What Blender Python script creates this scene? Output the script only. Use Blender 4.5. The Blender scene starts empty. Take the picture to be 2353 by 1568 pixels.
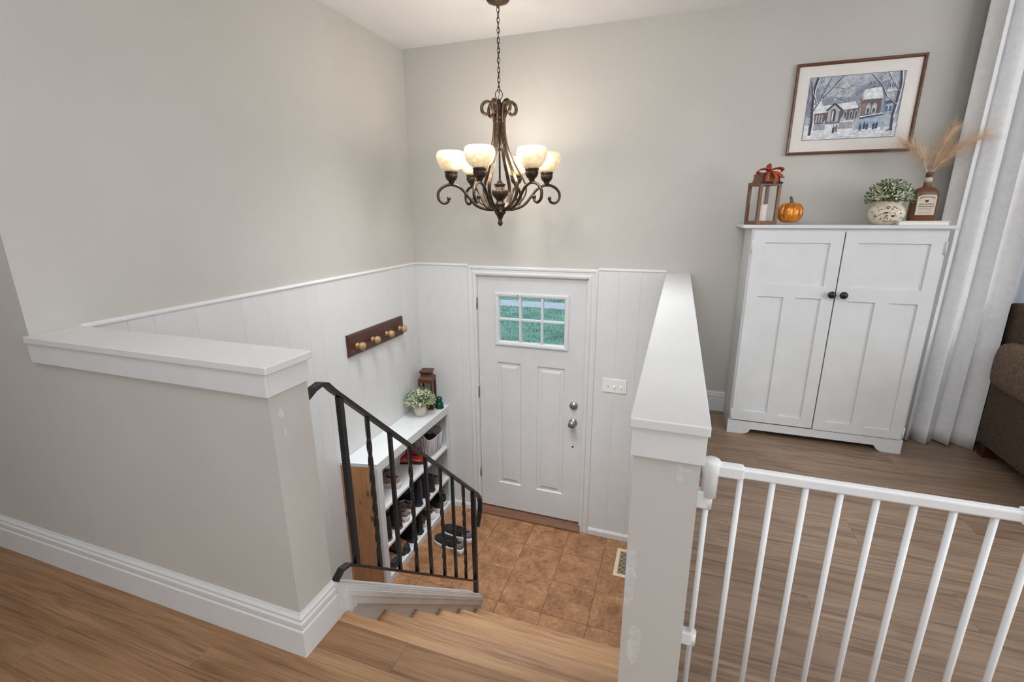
import bpy, bmesh, math, random
from mathutils import Vector, Matrix
PI = math.pi
sc = bpy.context.scene
COL = sc.collection
rnd = random.Random(7)

# ------------------------------------------------------------------ camera
H = 1.178        # upper floor level
F = -0.035       # entry tile level
CE = 3.676       # ceiling level
pitch, yaw, roll = 0.26402281, 0.33558647, -0.00486418
cp, sp, cy, sy = math.cos(pitch), math.sin(pitch), math.cos(yaw), math.sin(yaw)
fw = Vector((-sy*cp, cy*cp, -sp)); rt = Vector((cy, sy, 0)); up = rt.cross(fw)
rt2 = rt*math.cos(roll) + up*math.sin(roll); up2 = up*math.cos(roll) - rt*math.sin(roll)
cd = bpy.data.cameras.new('camera'); cam = bpy.data.objects.new('camera', cd); COL.objects.link(cam)
cd.sensor_width = 36.0; cd.lens = 36.0*1083.798/2353; cd.clip_start = 0.02
M = Matrix((rt2, up2, -fw)).transposed().to_4x4(); M.translation = Vector((2.01442, -3.38563, 2.52136))
cam.matrix_world = M
sc.camera = cam

# ------------------------------------------------------------------ world, lights, exposure
sc.view_settings.view_transform = 'Standard'; sc.view_settings.look = 'None'
sc.view_settings.gamma = 1.0; sc.view_settings.use_curve_mapping = False
sc.view_settings.exposure = 0.0
w = bpy.data.worlds.new('overcast_sky'); sc.world = w; w.use_nodes = True
w.node_tree.nodes['Background'].inputs[0].default_value = (0.80, 0.92, 1.0, 1)
w.node_tree.nodes['Background'].inputs[1].default_value = 1.15
def area(name, loc, target, sx, sy_, energy, color=(1, 1, 1)):
    l = bpy.data.lights.new(name, 'AREA'); l.shape = 'RECTANGLE'; l.size = sx; l.size_y = sy_
    l.energy = energy; l.color = color
    o = bpy.data.objects.new(name, l); COL.objects.link(o); o.location = loc
    o.rotation_euler = (Vector(target)-Vector(loc)).to_track_quat('-Z', 'Y').to_euler()
    return o
LC = (0.93, 0.97, 1.0)
area('living_room_window_light', (6.6, -3.0, 2.6), (0.6, -1.2, 1.9), 2.6, 1.8, 91, LC)
area('living_room_bounce_fill', (4.6, -3.2, 2.6), (4.6, -3.19, 3.6), 1.6, 1.6, 86, LC)  # unseen fill lamp, added so the ceiling bounces light evenly
area('hall_overhead_fill', (0.9, -3.3, 3.64), (0.9, -3.1, 0), 1.2, 0.8, 10, LC)  # added lamp out of view, lifts the hall and left cap
area('hall_back_fill', (1.6, -5.3, 2.7), (1.1, 0.0, 1.2), 2.2, 1.4, 31, LC)  # fill panel added behind the camera, aimed at the door
area('stairwell_down_fill', (1.0, -1.15, 3.65), (1.02, -0.6, 0.0), 1.0, 0.8, 22, LC).data.spread = math.radians(72)  # no real fixture, added to brighten the entry pit
area('front_wall_fill', (1.7, -2.3, 3.6), (1.2, 0.0, 1.1), 1.6, 0.6, 13.5, LC).data.spread = math.radians(110)  # another added lamp out of view, fills the front wall and door

# ------------------------------------------------------------------ materials
def lin(c):
    return tuple((v/255/12.92 if v/255 <= .04045 else ((v/255+.055)/1.055)**2.4) for v in c) + (1,)
class N:
    def __init__(s, name):
        s.m = bpy.data.materials.new(name); s.m.use_nodes = True
        s.t = s.m.node_tree; s.b = s.t.nodes['Principled BSDF']
    def n(s, typ, **kw):
        n = s.t.nodes.new('ShaderNode'+typ)
        for k, v in kw.items():
            if k.startswith('i_'):
                key = k[2:]; key = int(key) if key.isdigit() else key.replace('_', ' ')
                n.inputs[key].default_value = v
            else: setattr(n, k, v)
        return n
    def l(s, a, b): s.t.links.new(a, b)
    def ramp(s, fac, stops):
        r = s.n('ValToRGB'); e = r.color_ramp.elements
        while len(e) < len(stops): e.new(.5)
        for i, (p, c) in enumerate(stops): e[i].position = p; e[i].color = c
        s.l(fac, r.inputs[0]); return r.outputs[0]
    def bump(s, h, strength=.2, dist=.002):
        b = s.n('Bump'); b.inputs['Strength'].default_value = strength; b.inputs['Distance'].default_value = dist
        s.l(h, b.inputs['Height']); s.l(b.outputs[0], s.b.inputs['Normal'])
def mat(name, c, rough=.5, metal=0., var=.06, scale=14, bump=0., bscale=200, bdist=.002, spec=.5):
    q = N(name); co = q.n('TexCoord')
    no = q.n('TexNoise', i_Scale=scale, i_Detail=4.0); q.l(co.outputs['Object'], no.inputs['Vector'])
    a = lin([max(0, v*(1-var)) for v in c]); b = lin([min(255, v*(1+var)) for v in c])
    q.l(q.ramp(no.outputs[0], [(.3, a), (.7, b)]), q.b.inputs['Base Color'])
    q.b.inputs['Roughness'].default_value = rough; q.b.inputs['Metallic'].default_value = metal
    q.b.inputs['Specular IOR Level'].default_value = spec
    if bump:
        n2 = q.n('TexNoise', i_Scale=bscale, i_Detail=3.0); q.l(co.outputs['Object'], n2.inputs['Vector'])
        q.bump(n2.outputs[0], bump, bdist)
    return q.m
def wood(name, stops, axis='x', rough=.42, fine=30., coarse=4., objvar=.16, knots=False):
    q = N(name); co = q.n('TexCoord'); oi = q.n('ObjectInfo')
    mul = q.n('Math', operation='MULTIPLY'); mul.inputs[1].default_value = 53.7; q.l(oi.outputs['Random'], mul.inputs[0])
    add = q.n('VectorMath', operation='ADD'); q.l(co.outputs['Object'], add.inputs[0]); q.l(mul.outputs[0], add.inputs[1])
    def stretched(s_long, s_cross):
        mp = q.n('VectorMath', operation='MULTIPLY')
        v = [s_cross]*3; v['xyz'.index(axis)] = s_long; mp.inputs[1].default_value = v
        q.l(add.outputs[0], mp.inputs[0]); return mp.outputs[0]
    n1 = q.n('TexNoise', i_Scale=1.0, i_Detail=7.0, i_Roughness=.62, i_Distortion=.5); q.l(stretched(2.2, fine), n1.inputs['Vector'])
    n2 = q.n('TexNoise', i_Scale=1.0, i_Detail=3.0, i_Distortion=1.6); q.l(stretched(.9, coarse*2.2), n2.inputs['Vector'])
    wv = q.n('TexNoise', i_Scale=1.0, i_Detail=2.0, i_Distortion=.8); q.l(stretched(4.5, fine*4.5), wv.inputs['Vector'])
    n3 = q.n('TexNoise', i_Scale=1.0, i_Detail=1.5, i_Distortion=.6); q.l(stretched(.8, coarse*1.5), n3.inputs['Vector'])
    rm = q.n('Math', operation='MULTIPLY'); rm.inputs[1].default_value = 70.0; q.l(n3.outputs[0], rm.inputs[0])
    rs = q.n('Math', operation='SINE'); q.l(rm.outputs[0], rs.inputs[0])
    rr = q.n('MapRange'); rr.inputs['From Min'].default_value = -1; rr.inputs['To Min'].default_value = .36; rr.inputs['To Max'].default_value = .62; q.l(rs.outputs[0], rr.inputs['Value'])
    m0 = q.n('Mix'); m0.inputs[0].default_value = .45; q.l(n2.outputs[0], m0.inputs[2]); q.l(rr.outputs[0], m0.inputs[3])
    mx = q.n('Mix'); mx.inputs[0].default_value = .58; q.l(n1.outputs[0], mx.inputs[2]); q.l(m0.outputs[0], mx.inputs[3])
    m2 = q.n('Mix'); m2.inputs[0].default_value = .28; q.l(mx.outputs[0], m2.inputs[2]); q.l(wv.outputs[0], m2.inputs[3])
    colr = q.ramp(m2.outputs[0], [(p, lin(c)) for p, c in stops])
    if knots:
        vo = q.n('TexVoronoi', i_Scale=5.0); kp = q.n('VectorMath', operation='MULTIPLY'); kp.inputs[1].default_value = (1.7, 0, .8); q.l(add.outputs[0], kp.inputs[0]); q.l(kp.outputs[0], vo.inputs['Vector'])
        kr = q.ramp(vo.outputs['Distance'], [(.05, (.18, .10, .06, 1)), (.15, (1, 1, 1, 1))])
        km = q.n('MixRGB', blend_type='MULTIPLY'); km.inputs[0].default_value = .85
        q.l(colr, km.inputs[1]); q.l(kr, km.inputs[2]); colr = km.outputs[0]
    hs = q.n('HueSaturation'); q.l(colr, hs.inputs['Color'])
    mr = q.n('MapRange'); mr.inputs['To Min'].default_value = 1-objvar; mr.inputs['To Max'].default_value = 1+objvar
    q.l(oi.outputs['Random'], mr.inputs['Value']); q.l(mr.outputs[0], hs.inputs['Value'])
    q.l(hs.outputs[0], q.b.inputs['Base Color']); q.b.inputs['Roughness'].default_value = rough
    q.bump(m2.outputs[0], .25, .001)
    return q.m
def emis(name, c, s):
    q = N(name); q.b.inputs['Base Color'].default_value = lin(c)
    q.b.inputs['Emission Color'].default_value = lin(c); q.b.inputs['Emission Strength'].default_value = s; return q.m

M_wall = mat('greige_wall_paint', (191, 188, 182), .75, var=.012, scale=2, bump=.08, bscale=350)
M_wallhall = M_wall
M_white = mat('white_trim_paint', (214, 214, 214), .38, var=.012, scale=6, bump=.04, bscale=60)
M_board = mat('white_wainscot_paint', (214, 214, 214), .45, var=.012, scale=5, bump=.05, bscale=90)
M_door = mat('white_door_paint', (212, 212, 213), .4, var=.012, scale=5, bump=.05, bscale=120)
M_ceil = mat('white_ceiling_paint', (226, 226, 227), .9, var=.01, scale=3, bump=.1, bscale=300)
M_cab = mat('painted_cabinet_white', (212, 213, 214), .38, var=.015, scale=7, bump=.06, bscale=70)
M_plank = wood('vinyl_plank_oak', [(.30, (88, 62, 42)), (.42, (122, 90, 62)), (.50, (144, 108, 76)), (.60, (160, 124, 90)), (.74, (180, 146, 112))], fine=62, coarse=5, objvar=.07)
M_plankg = wood('vinyl_plank_grey_oak', [(.30, (86, 68, 54)), (.42, (120, 98, 80)), (.50, (144, 120, 100)), (.60, (160, 137, 116)), (.74, (184, 162, 142))], fine=62, coarse=5, objvar=.10)
M_tread = wood('tread_oak', [(.30, (106, 76, 52)), (.42, (146, 108, 76)), (.50, (170, 130, 94)), (.60, (184, 146, 110)), (.74, (200, 168, 134))], fine=62, coarse=5, objvar=.05)
M_pine = wood('raw_pine_board', [(.25, (132, 88, 54)), (.45, (168, 118, 78)), (.6, (188, 140, 98)), (.8, (204, 162, 122))], axis='z', rough=.6, fine=18, coarse=3, objvar=.05, knots=True)
M_dwood = wood('dark_stained_wood', [(.25, (38, 20, 14)), (.45, (66, 38, 27)), (.6, (88, 54, 38)), (.8, (110, 72, 50))], axis='y', rough=.4, objvar=.05)
M_lwood = wood('lantern_wood', [(.25, (70, 44, 28)), (.5, (112, 76, 50)), (.75, (150, 108, 76))], axis='z', rough=.5, objvar=.05)
M_lwoodd = wood('dark_lantern_wood', [(.25, (46, 24, 16)), (.5, (82, 46, 30)), (.75, (116, 70, 46))], axis='z', rough=.45, objvar=.05)
M_thresh = wood('threshold_wood', [(.25, (78, 50, 34)), (.5, (118, 82, 58)), (.75, (146, 106, 78))], objvar=.03)
M_knobw = wood('peg_wood', [(.25, (120, 88, 56)), (.5, (172, 136, 92)), (.75, (204, 174, 128))], axis='x', rough=.35, objvar=.08)
M_frame = wood('picture_frame_wood', [(.25, (62, 36, 22)), (.5, (100, 64, 42)), (.75, (140, 96, 66))], rough=.25, objvar=.02)
M_iron = mat('black_iron_paint', (26, 28, 30), .35, .0, var=.12, scale=30, bump=.15, bscale=60, spec=.6)
M_bronze = mat('aged_bronze', (84, 68, 52), .38, .75, var=.25, scale=40, bump=.1, bscale=80)
M_bronzed = mat('dark_bronze', (58, 46, 36), .4, .7, var=.3, scale=60, bump=.15, bscale=90)
M_steel = mat('brushed_nickel', (168, 164, 158), .28, .9, var=.05)
M_blackk = mat('black_knob', (24, 26, 30), .35, .2, var=.1)
M_gate = mat('gate_white_enamel', (228, 229, 231), .3, var=.01)
M_plastic = mat('switch_plastic', (232, 232, 230), .35, var=.01)
M_vent = mat('register_beige', (205, 186, 155), .5, var=.03, scale=40)
M_dark = mat('dark_plug_and_shade', (26, 20, 17), .8)  # screw plug colour, also shade painted into the duct and bore hole
M_cream = mat('cream_candle', (216, 206, 198), .55, var=.03)
M_mat = mat('mat_board', (226, 221, 215), .7, var=.008)
M_drape = mat('linen_drape', (226, 226, 227), .9, var=.02, scale=30, bump=.3, bscale=900, bdist=.001)
M_sofa = mat('brown_chenille', (86, 72, 60), .95, var=.16, scale=90, bump=.6, bscale=420, bdist=.003, spec=.2)
M_sofab = mat('brown_chenille_cushion', (114, 97, 82), .95, var=.14, scale=70, bump=.6, bscale=420, bdist=.003, spec=.2)
M_foot = mat('mahogany_foot', (64, 26, 16), .35, var=.15)
M_black = mat('black_fabric', (30, 30, 32), .85, var=.2, scale=60, bump=.3, bscale=500)
M_blackl = mat('black_leather', (22, 22, 24), .45, var=.15, scale=40, bump=.1)
M_lining = mat('shoe_lining_dark', (24, 20, 22), .9, var=.2)
M_wsole = mat('white_rubber', (218, 212, 208), .5, var=.04)
M_pink = mat('dusty_pink_knit', (160, 126, 128), .85, var=.12, scale=50, bump=.3, bscale=600)
M_mauve = mat('mauve_canvas', (138, 118, 120), .85, var=.12, scale=50, bump=.2, bscale=500)
M_red = mat('red_mesh_fabric', (178, 26, 28), .7, var=.25, scale=40, bump=.2, bscale=500)
M_redd = mat('bright_red_heel', (206, 28, 28), .5, var=.1)
M_navy = mat('navy_rubber', (22, 32, 46), .35, var=.15)
M_tan = mat('tan_hiking_suede', (146, 112, 80), .9, var=.2, scale=40, bump=.4, bscale=300)
M_brown = mat('brown_suede', (96, 68, 54), .9, var=.2, scale=40, bump=.3, bscale=300)
M_dsole = mat('dark_rubber', (38, 36, 38), .7, var=.15)
M_bsole = mat('brown_sole', (120, 66, 44), .6, var=.12)
M_grey = mat('grey_knit', (104, 106, 108), .85, var=.25, scale=120, bump=.3, bscale=600)
M_crims = mat('crimson_accent', (150, 40, 58), .6, var=.1)
M_offw = mat('offwhite_stripe', (216, 196, 176), .5, var=.04)
M_gshoe = mat('sage_grey_felt', (98, 100, 94), .9, var=.12, scale=60)
M_pump = mat('copper_pumpkin_glaze', (196, 122, 44), .28, .45, var=.28, scale=26, bump=.5, bscale=55, bdist=.004)
M_pstem = mat('pumpkin_stem', (98, 88, 66), .7, var=.15, scale=60)
M_ribbon = mat('rust_velvet_ribbon', (164, 66, 30), .7, var=.25, scale=60)
M_strap = mat('dark_olive_strap', (42, 36, 28), .7, var=.15)
M_amber = mat('brown_bottle_glaze', (98, 62, 34), .22, var=.12, scale=12)
M_label = mat('paper_label', (206, 192, 176), .8, var=.03, scale=40)
M_ink = mat('label_ink', (96, 84, 78), .8)
M_inkd = mat('dark_ink', (52, 46, 44), .8)
M_pot = mat('cream_crackle_glaze', (222, 210, 190), .35, var=.05, scale=30, bump=.1, bscale=120)
M_potpink = mat('blush_matte_pot', (222, 206, 196), .6, var=.02)
M_book = mat('white_book_cover', (230, 226, 224), .5, var=.01)
M_page = mat('book_pages', (236, 230, 222), .8, var=.03, scale=200)
M_leaf = mat('sage_leaf', (112, 128, 92), .7, var=.35, scale=60)
M_leafd = mat('dark_leaf', (66, 84, 54), .65, var=.35, scale=60)
M_bloom = mat('white_bloom', (226, 226, 206), .7, var=.06, scale=90)
M_leafl = mat('pale_green_leaf', (168, 182, 142), .7, var=.2, scale=60)
M_stem = mat('plant_stem', (84, 84, 52), .7)
M_pampas = mat('apricot_pampas', (244, 206, 174), .9, var=.12, scale=30)
M_wicker = mat('white_rope', (224, 220, 222), .7, var=.05, scale=40)
M_rug = mat('patch_plaster', (199, 197, 193), .6, var=.05, scale=60)
M_hinge = mat('aged_steel_hinge', (140, 138, 134), .4, .8, var=.1)
M_road = mat('pale_road', (206, 208, 222), .9, var=.03, scale=3)
M_concrete = mat('stone_step', (150, 148, 142), .9, var=.08)

q = N('teal_insulator_glass'); q.b.inputs['Base Color'].default_value = lin((14, 84, 66)); q.b.inputs['Roughness'].default_value = .12
q.b.inputs['Transmission Weight'].default_value = .35; no = q.n('TexNoise', i_Scale=30.0); q.bump(no.outputs[0], .05, .001); M_teal = q.m
def clear_glass(name, tint=(1, 1, 1, 1), refl=.06):
    q = N(name); q.t.nodes.remove(q.b)
    tr = q.n('BsdfTransparent'); tr.inputs[0].default_value = tint
    gl = q.n('BsdfGlossy'); gl.inputs['Roughness'].default_value = .03
    no = q.n('TexNoise', i_Scale=3.0); ra = q.n('MapRange'); ra.inputs['To Min'].default_value = refl*.8; ra.inputs['To Max'].default_value = refl*1.2
    q.l(no.outputs[0], ra.inputs['Value'])
    mx = q.n('MixShader'); q.l(ra.outputs[0], mx.inputs[0]); q.l(tr.outputs[0], mx.inputs[1]); q.l(gl.outputs[0], mx.inputs[2])
    q.l(mx.outputs[0], q.t.nodes['Material Output'].inputs[0]); return q.m
M_glass = clear_glass('window_glass', (.93, .98, .97, 1), .05)
M_pglass = clear_glass('picture_glass', (1, 1, 1, 1), .006)
M_lglass = clear_glass('lantern_glass', (1, 1, 1, 1), .004)
q = N('sheer_voile'); q.t.nodes.remove(q.b)
df = q.n('BsdfDiffuse'); df.inputs[0].default_value = (.85, .87, .92, 1); tl = q.n('BsdfTranslucent'); tl.inputs[0].default_value = (.85, .87, .92, 1)
tr = q.n('BsdfTransparent'); m1 = q.n('MixShader'); m2 = q.n('MixShader'); m2.inputs[0].default_value = .22
wv = q.n('TexNoise', i_Scale=500.0); q.l(wv.outputs[0], m1.inputs[0])
q.l(df.outputs[0], m1.inputs[1]); q.l(tl.outputs[0], m1.inputs[2]); q.l(m1.outputs[0], m2.inputs[1]); q.l(tr.outputs[0], m2.inputs[2])
q.l(m2.outputs[0], q.t.nodes['Material Output'].inputs[0]); M_sheer = q.m
# alabaster lamp glass: lit by its bulb, brighter in the middle of the bowl height, mottled
q = N('alabaster_lamp_glass'); co = q.n('TexCoord')
no = q.n('TexNoise', i_Scale=55.0, i_Detail=5.0); q.l(co.outputs['Object'], no.inputs['Vector'])
c = q.ramp(no.outputs[0], [(.35, lin((228, 196, 148))), (.62, lin((250, 228, 188)))])
q.l(c, q.b.inputs['Base Color']); q.l(c, q.b.inputs['Emission Color'])
sx = q.n('SeparateXYZ'); q.l(co.outputs['Generated'], sx.inputs[0])
er = q.n('FloatCurve'); cv = er.mapping.curves[0]; cv.points[0].location = (0, .50); cv.points[1].location = (1, .68); cv.points.new(.55, 1.0); er.mapping.update()
q.l(sx.outputs[2], er.inputs['Value']); mm = q.n('Math', operation='MULTIPLY'); mm.inputs[1].default_value = .36
q.l(er.outputs[0], mm.inputs[0]); q.l(mm.outputs[0], q.b.inputs['Emission Strength']); q.b.inputs['Roughness'].default_value = .3; M_shade = q.m
# vinyl stone tile
q = N('brown_stone_tile'); co = q.n('TexCoord'); oi = q.n('ObjectInfo')
ml = q.n('Math', operation='MULTIPLY'); ml.inputs[1].default_value = 31.3; q.l(oi.outputs['Random'], ml.inputs[0])
ad = q.n('VectorMath', operation='ADD'); q.l(co.outputs['Object'], ad.inputs[0]); q.l(ml.outputs[0], ad.inputs[1])
n1 = q.n('TexNoise', i_Scale=9.0, i_Detail=9.0, i_Roughness=.66, i_Distortion=.4); q.l(ad.outputs[0], n1.inputs['Vector'])
n2 = q.n('TexNoise', i_Scale=45.0, i_Detail=6.0, i_Roughness=.7); q.l(ad.outputs[0], n2.inputs['Vector'])
mx = q.n('Mix'); mx.inputs[0].default_value = .42; q.l(n1.outputs[0], mx.inputs[2]); q.l(n2.outputs[0], mx.inputs[3])
c = q.ramp(mx.outputs[0], [(.3, lin((88, 56, 36))), (.43, lin((128, 88, 58))), (.54, lin((152, 110, 76))), (.66, lin((178, 138, 102))), (.8, lin((200, 168, 134)))])
q.l(c, q.b.inputs['Base Color']); q.b.inputs['Roughness'].default_value = .42; q.bump(mx.outputs[0], .25, .003); M_tile = q.m
# lawn
q = N('lawn_green'); co = q.n('TexCoord')
n1 = q.n('TexNoise', i_Scale=1.4, i_Detail=6.0); q.l(co.outputs['Object'], n1.inputs['Vector'])
n2 = q.n('TexNoise', i_Scale=14.0, i_Detail=6.0); q.l(co.outputs['Object'], n2.inputs['Vector'])
mx = q.n('Mix'); mx.inputs[0].default_value = .55; q.l(n1.outputs[0], mx.inputs[2]); q.l(n2.outputs[0], mx.inputs[3])
c = q.ramp(mx.outputs[0], [(.3, lin((104, 138, 130))), (.5, lin((136, 172, 162))), (.7, lin((170, 204, 196)))])
q.l(c, q.b.inputs['Base Color']); q.b.inputs['Roughness'].default_value = .9; q.bump(n2.outputs[0], .8, .05); M_lawn = q.m
M_blade = mat('grass_blade', (138, 174, 162), .8, var=.35, scale=3)

# ------------------------------------------------------------------ mesh helpers
OFF = {}
class MB:
    def __init__(s): s.v = []; s.f = []; s.mi = []; s.sm = []
    def add(s, vs, fs, mi=0, smooth=False):
        o = len(s.v); s.v += [tuple(v) for v in vs]
        for f in fs: s.f.append(tuple(i+o for i in f)); s.mi.append(mi); s.sm.append(smooth)
        return s
    def box(s, x0, x1, y0, y1, z0, z1, bev=0., mi=0, xf=None):
        if bev > 0:
            bm = bmesh.new(); bmesh.ops.create_cube(bm, size=1)
            for v in bm.verts: v.co = Vector(((x0+x1)/2+v.co.x*(x1-x0), (y0+y1)/2+v.co.y*(y1-y0), (z0+z1)/2+v.co.z*(z1-z0)))
            bmesh.ops.bevel(bm, geom=bm.edges[:], offset=bev, segments=2, affect='EDGES', profile=.5)
            bm.verts.index_update(); vs = [v.co.copy() for v in bm.verts]; fs = [[v.index for v in f.verts] for f in bm.faces]; bm.free()
        else:
            vs = [Vector((x, y, z)) for z in (z0, z1) for y in (y0, y1) for x in (x0, x1)]
            fs = [(0, 2, 3, 1), (4, 5, 7, 6), (0, 1, 5, 4), (2, 6, 7, 3), (0, 4, 6, 2), (1, 3, 7, 5)]
        if xf is not None: vs = [xf @ Vector(v) for v in vs]
        return s.add(vs, fs, mi)
    def prism(s, pts, vec, mi=0, smooth=False):      # planar polygon of 3-D points pushed along vec
        n = len(pts); vec = Vector(vec); a = [Vector(p) for p in pts]
        vs = a+[p+vec for p in a]
        fs = [tuple(range(n-1, -1, -1)), tuple(range(n, 2*n))]
        s.add(vs, fs, mi, False)
        o = len(s.v)-2*n
        for i in range(n):
            s.f.append((o+i, o+(i+1) % n, o+n+(i+1) % n, o+n+i)); s.mi.append(mi); s.sm.append(smooth)
        return s
    def lathe(s, prof, seg=24, c=(0, 0, 0), mi=0, flute=0, famp=0., sx=1., sy=1.):
        vs = []; n = len(prof)
        for r, z in prof:
            for k in range(seg):
                a = 2*PI*k/seg; rr = r*(1+famp*math.cos(flute*a)) if flute else r
                vs.append((c[0]+rr*math.cos(a)*sx, c[1]+rr*math.sin(a)*sy, c[2]+z))
        fs = [(i*seg+k, i*seg+(k+1) % seg, (i+1)*seg+(k+1) % seg, (i+1)*seg+k) for i in range(n-1) for k in range(seg)]
        s.add(vs, fs, mi, True)
        o = len(s.v)-len(vs)
        if prof[0][0] > 1e-6: s.f.append(tuple(o+k for k in range(seg-1, -1, -1))); s.mi.append(mi); s.sm.append(False)
        if prof[-1][0] > 1e-6: s.f.append(tuple(o+(n-1)*seg+k for k in range(seg))); s.mi.append(mi); s.sm.append(False)
        return s
    def tube(s, path, r, seg=8, mi=0, closed=False, flat=None, upv=None):
        P = [Vector(p) for p in path]; n = len(P); vs = []
        prevn = None
        for i, p in enumerate(P):
            if closed: t = (P[(i+1) % n]-P[i-1])
            else: t = P[min(i+1, n-1)]-P[max(i-1, 0)]
            t.normalize()
            if upv is not None: nrm = Vector(upv)-t*Vector(upv).dot(t)
            elif prevn is None:
                a = Vector((0, 0, 1)) if abs(t.z) < .9 else Vector((1, 0, 0)); nrm = a-t*a.dot(t)
            else: nrm = prevn-t*prevn.dot(t)
            nrm.normalize(); prevn = nrm; b = t.cross(nrm)
            rr = r[i] if isinstance(r, (list, tuple)) else r
            if flat:      # rectangular bar, (half width along normal, half width along binormal)
                for su, sv in ((1, 1), (-1, 1), (-1, -1), (1, -1)): vs.append(p+nrm*flat[0]*su+b*flat[1]*sv)
            else:
                for k in range(seg): a = 2*PI*k/seg; vs.append(p+nrm*rr*math.cos(a)+b*rr*math.sin(a))
        sg = 4 if flat else seg; m = n if closed else n-1
        fs = [(i*sg+k, i*sg+(k+1) % sg, ((i+1) % n)*sg+(k+1) % sg, ((i+1) % n)*sg+k) for i in range(m) for k in range(sg)]
        if not closed: fs += [tuple(range(sg-1, -1, -1)), tuple((n-1)*sg+k for k in range(sg))]
        return s.add(vs, fs, mi, not flat)
    def rings(s, rects, y_of, mi=0, cap=True):   # nested rectangles (x0,x1,z0,z1,depth) facing -y
        vs = []; fs = []
        for x0, x1, z0, z1, d in rects: vs += [(x0, y_of+d, z0), (x1, y_of+d, z0), (x1, y_of+d, z1), (x0, y_of+d, z1)]
        for i in range(len(rects)-1):
            for k in range(4): fs.append((i*4+k, i*4+(k+1) % 4, (i+1)*4+(k+1) % 4, (i+1)*4+k))
        if cap: n = (len(rects)-1)*4; fs.append((n, n+1, n+2, n+3))
        return s.add(vs, fs, mi)
    def build(s, name, mats, parent=None, world=True, kind=None, fixn=True):
        off = Vector(OFF.get(parent.name, (0, 0, 0))) if (parent and world) else Vector((0, 0, 0))
        me = bpy.data.meshes.new(name); me.from_pydata([tuple(Vector(v)-off) for v in s.v], [], s.f)
        ms = mats if isinstance(mats, (list, tuple)) else [mats]
        for m in ms: me.materials.append(m)
        me.polygons.foreach_set('material_index', s.mi); me.polygons.foreach_set('use_smooth', s.sm)
        if fixn:
            bm = bmesh.new(); bm.from_mesh(me); bmesh.ops.recalc_face_normals(bm, faces=bm.faces[:]); bm.to_mesh(me); bm.free()
        me.update()
        o = bpy.data.objects.new(name, me); COL.objects.link(o)
        if parent: o.parent = parent; OFF[o.name] = tuple(off) if world else (0, 0, 0)
        if kind: o['kind'] = kind
        return o
def tag(o, label, cat, group=None):
    o['label'] = label; o['category'] = cat
    if group: o['group'] = group
    return o
def thing(name, label, cat, loc=(0, 0, 0), rz=0, group=None):
    o = bpy.data.objects.new(name, None); COL.objects.link(o); o.location = loc; o.rotation_euler = (0, 0, rz)
    o.empty_display_size = .05; OFF[o.name] = tuple(loc); return tag(o, label, cat, group)
def struct(name, loc=(0, 0, 0)):
    o = bpy.data.objects.new(name, None); COL.objects.link(o); o.location = loc; o['kind'] = 'structure'; OFF[o.name] = tuple(loc); return o
def centered(mb, name, m, parent):      # a piece whose own origin sits at its centre (grain follows the piece)
    c = sum((Vector(v) for v in mb.v), Vector())/len(mb.v)
    mb.v = [tuple(Vector(v)-c) for v in mb.v]
    o = mb.build(name, m, parent, world=False); o.location = c-Vector(OFF.get(parent.name, (0, 0, 0))); return o

# ------------------------------------------------------------------ room shell
WH = 2.13   # wainscot top
wl = MB().box(-.15, 0, -2.48, 0.0, F-.1, CE).build('wall_left', M_wall, kind='structure')
hall = MB().box(-2.6, -.15, -2.48, -2.33, F-.1, CE)
MB().box(-2.6, -.15, -2.48, -2.33, F-.1, CE).build('wall_hall', M_wall, kind='structure')
fr = MB()
fr.box(-.15, .535, 0, .15, F-.1, CE); fr.box(.535, 1.418, 0, .15, 2.062, CE); fr.box(1.418, 3.95, 0, .15, F-.1, CE)
fr.box(3.95, 5.9, 0, .15, F-.1, 1.95); fr.box(3.95, 5.9, 0, .15, 3.35, CE); fr.box(5.9, 6.95, 0, .15, F-.1, CE)
fr.build('wall_front', M_wall, kind='structure')
MB().box(6.8, 6.95, -5.6, 0, H-.2, CE).build('wall_right', M_wall, kind='structure')
MB().box(-2.6, 6.95, -5.75, -5.6, H-.2, CE).build('wall_back', M_wall, kind='structure')
MB().box(-2.75, -2.6, -5.75, -2.33, H-.2, CE).build('wall_hall_end', M_wall, kind='structure')
MB().box(-2.75, 6.95, -5.75, .15, CE, CE+.12).build('ceiling', M_ceil, kind='structure')

# wainscot boards on left wall and front wall
gl = [-2.335, -2.185, -2.084, -1.906, -1.668, -1.512, -1.408, -1.245, -1.14, -.927, -.82, -.66, -.5, -.39, -.22, -.10, 0.0]
for a, b in zip(gl[:-1], gl[1:]):
    y0, y1 = a+.0002, b-.0002
    centered(MB().prism([(0, y0, F), (.0105, y0, F), (.012, y0+.0025, F), (.012, y1-.0025, F), (.0105, y1, F), (0, y1, F)], (0, 0, WH-F)), 'board', M_board, wl)
MB().prism([(0, -2.335, WH), (.018, -2.335, WH), (.018, -2.335, WH+.006), (.008, -2.335, WH+.015), (0, -2.335, WH+.015)], (0, 2.335, 0)).build('cap_molding', M_white, wl)
wf = bpy.data.objects['wall_front']
for xs in ([.012, .12, .27, .40, .472], [1.494, 1.64, 1.79, 1.95]):
    for a, b in zip(xs[:-1], xs[1:]):
        x0, x1 = a+.0002, b-.0002
        centered(MB().prism([(x0, 0, F), (x0, -.0112, F), (x0+.0015, -.012, F), (x1-.0015, -.012, F), (x1, -.0112, F), (x1, 0, F)], (0, 0, WH-F)), 'board', M_board, wf)
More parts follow.
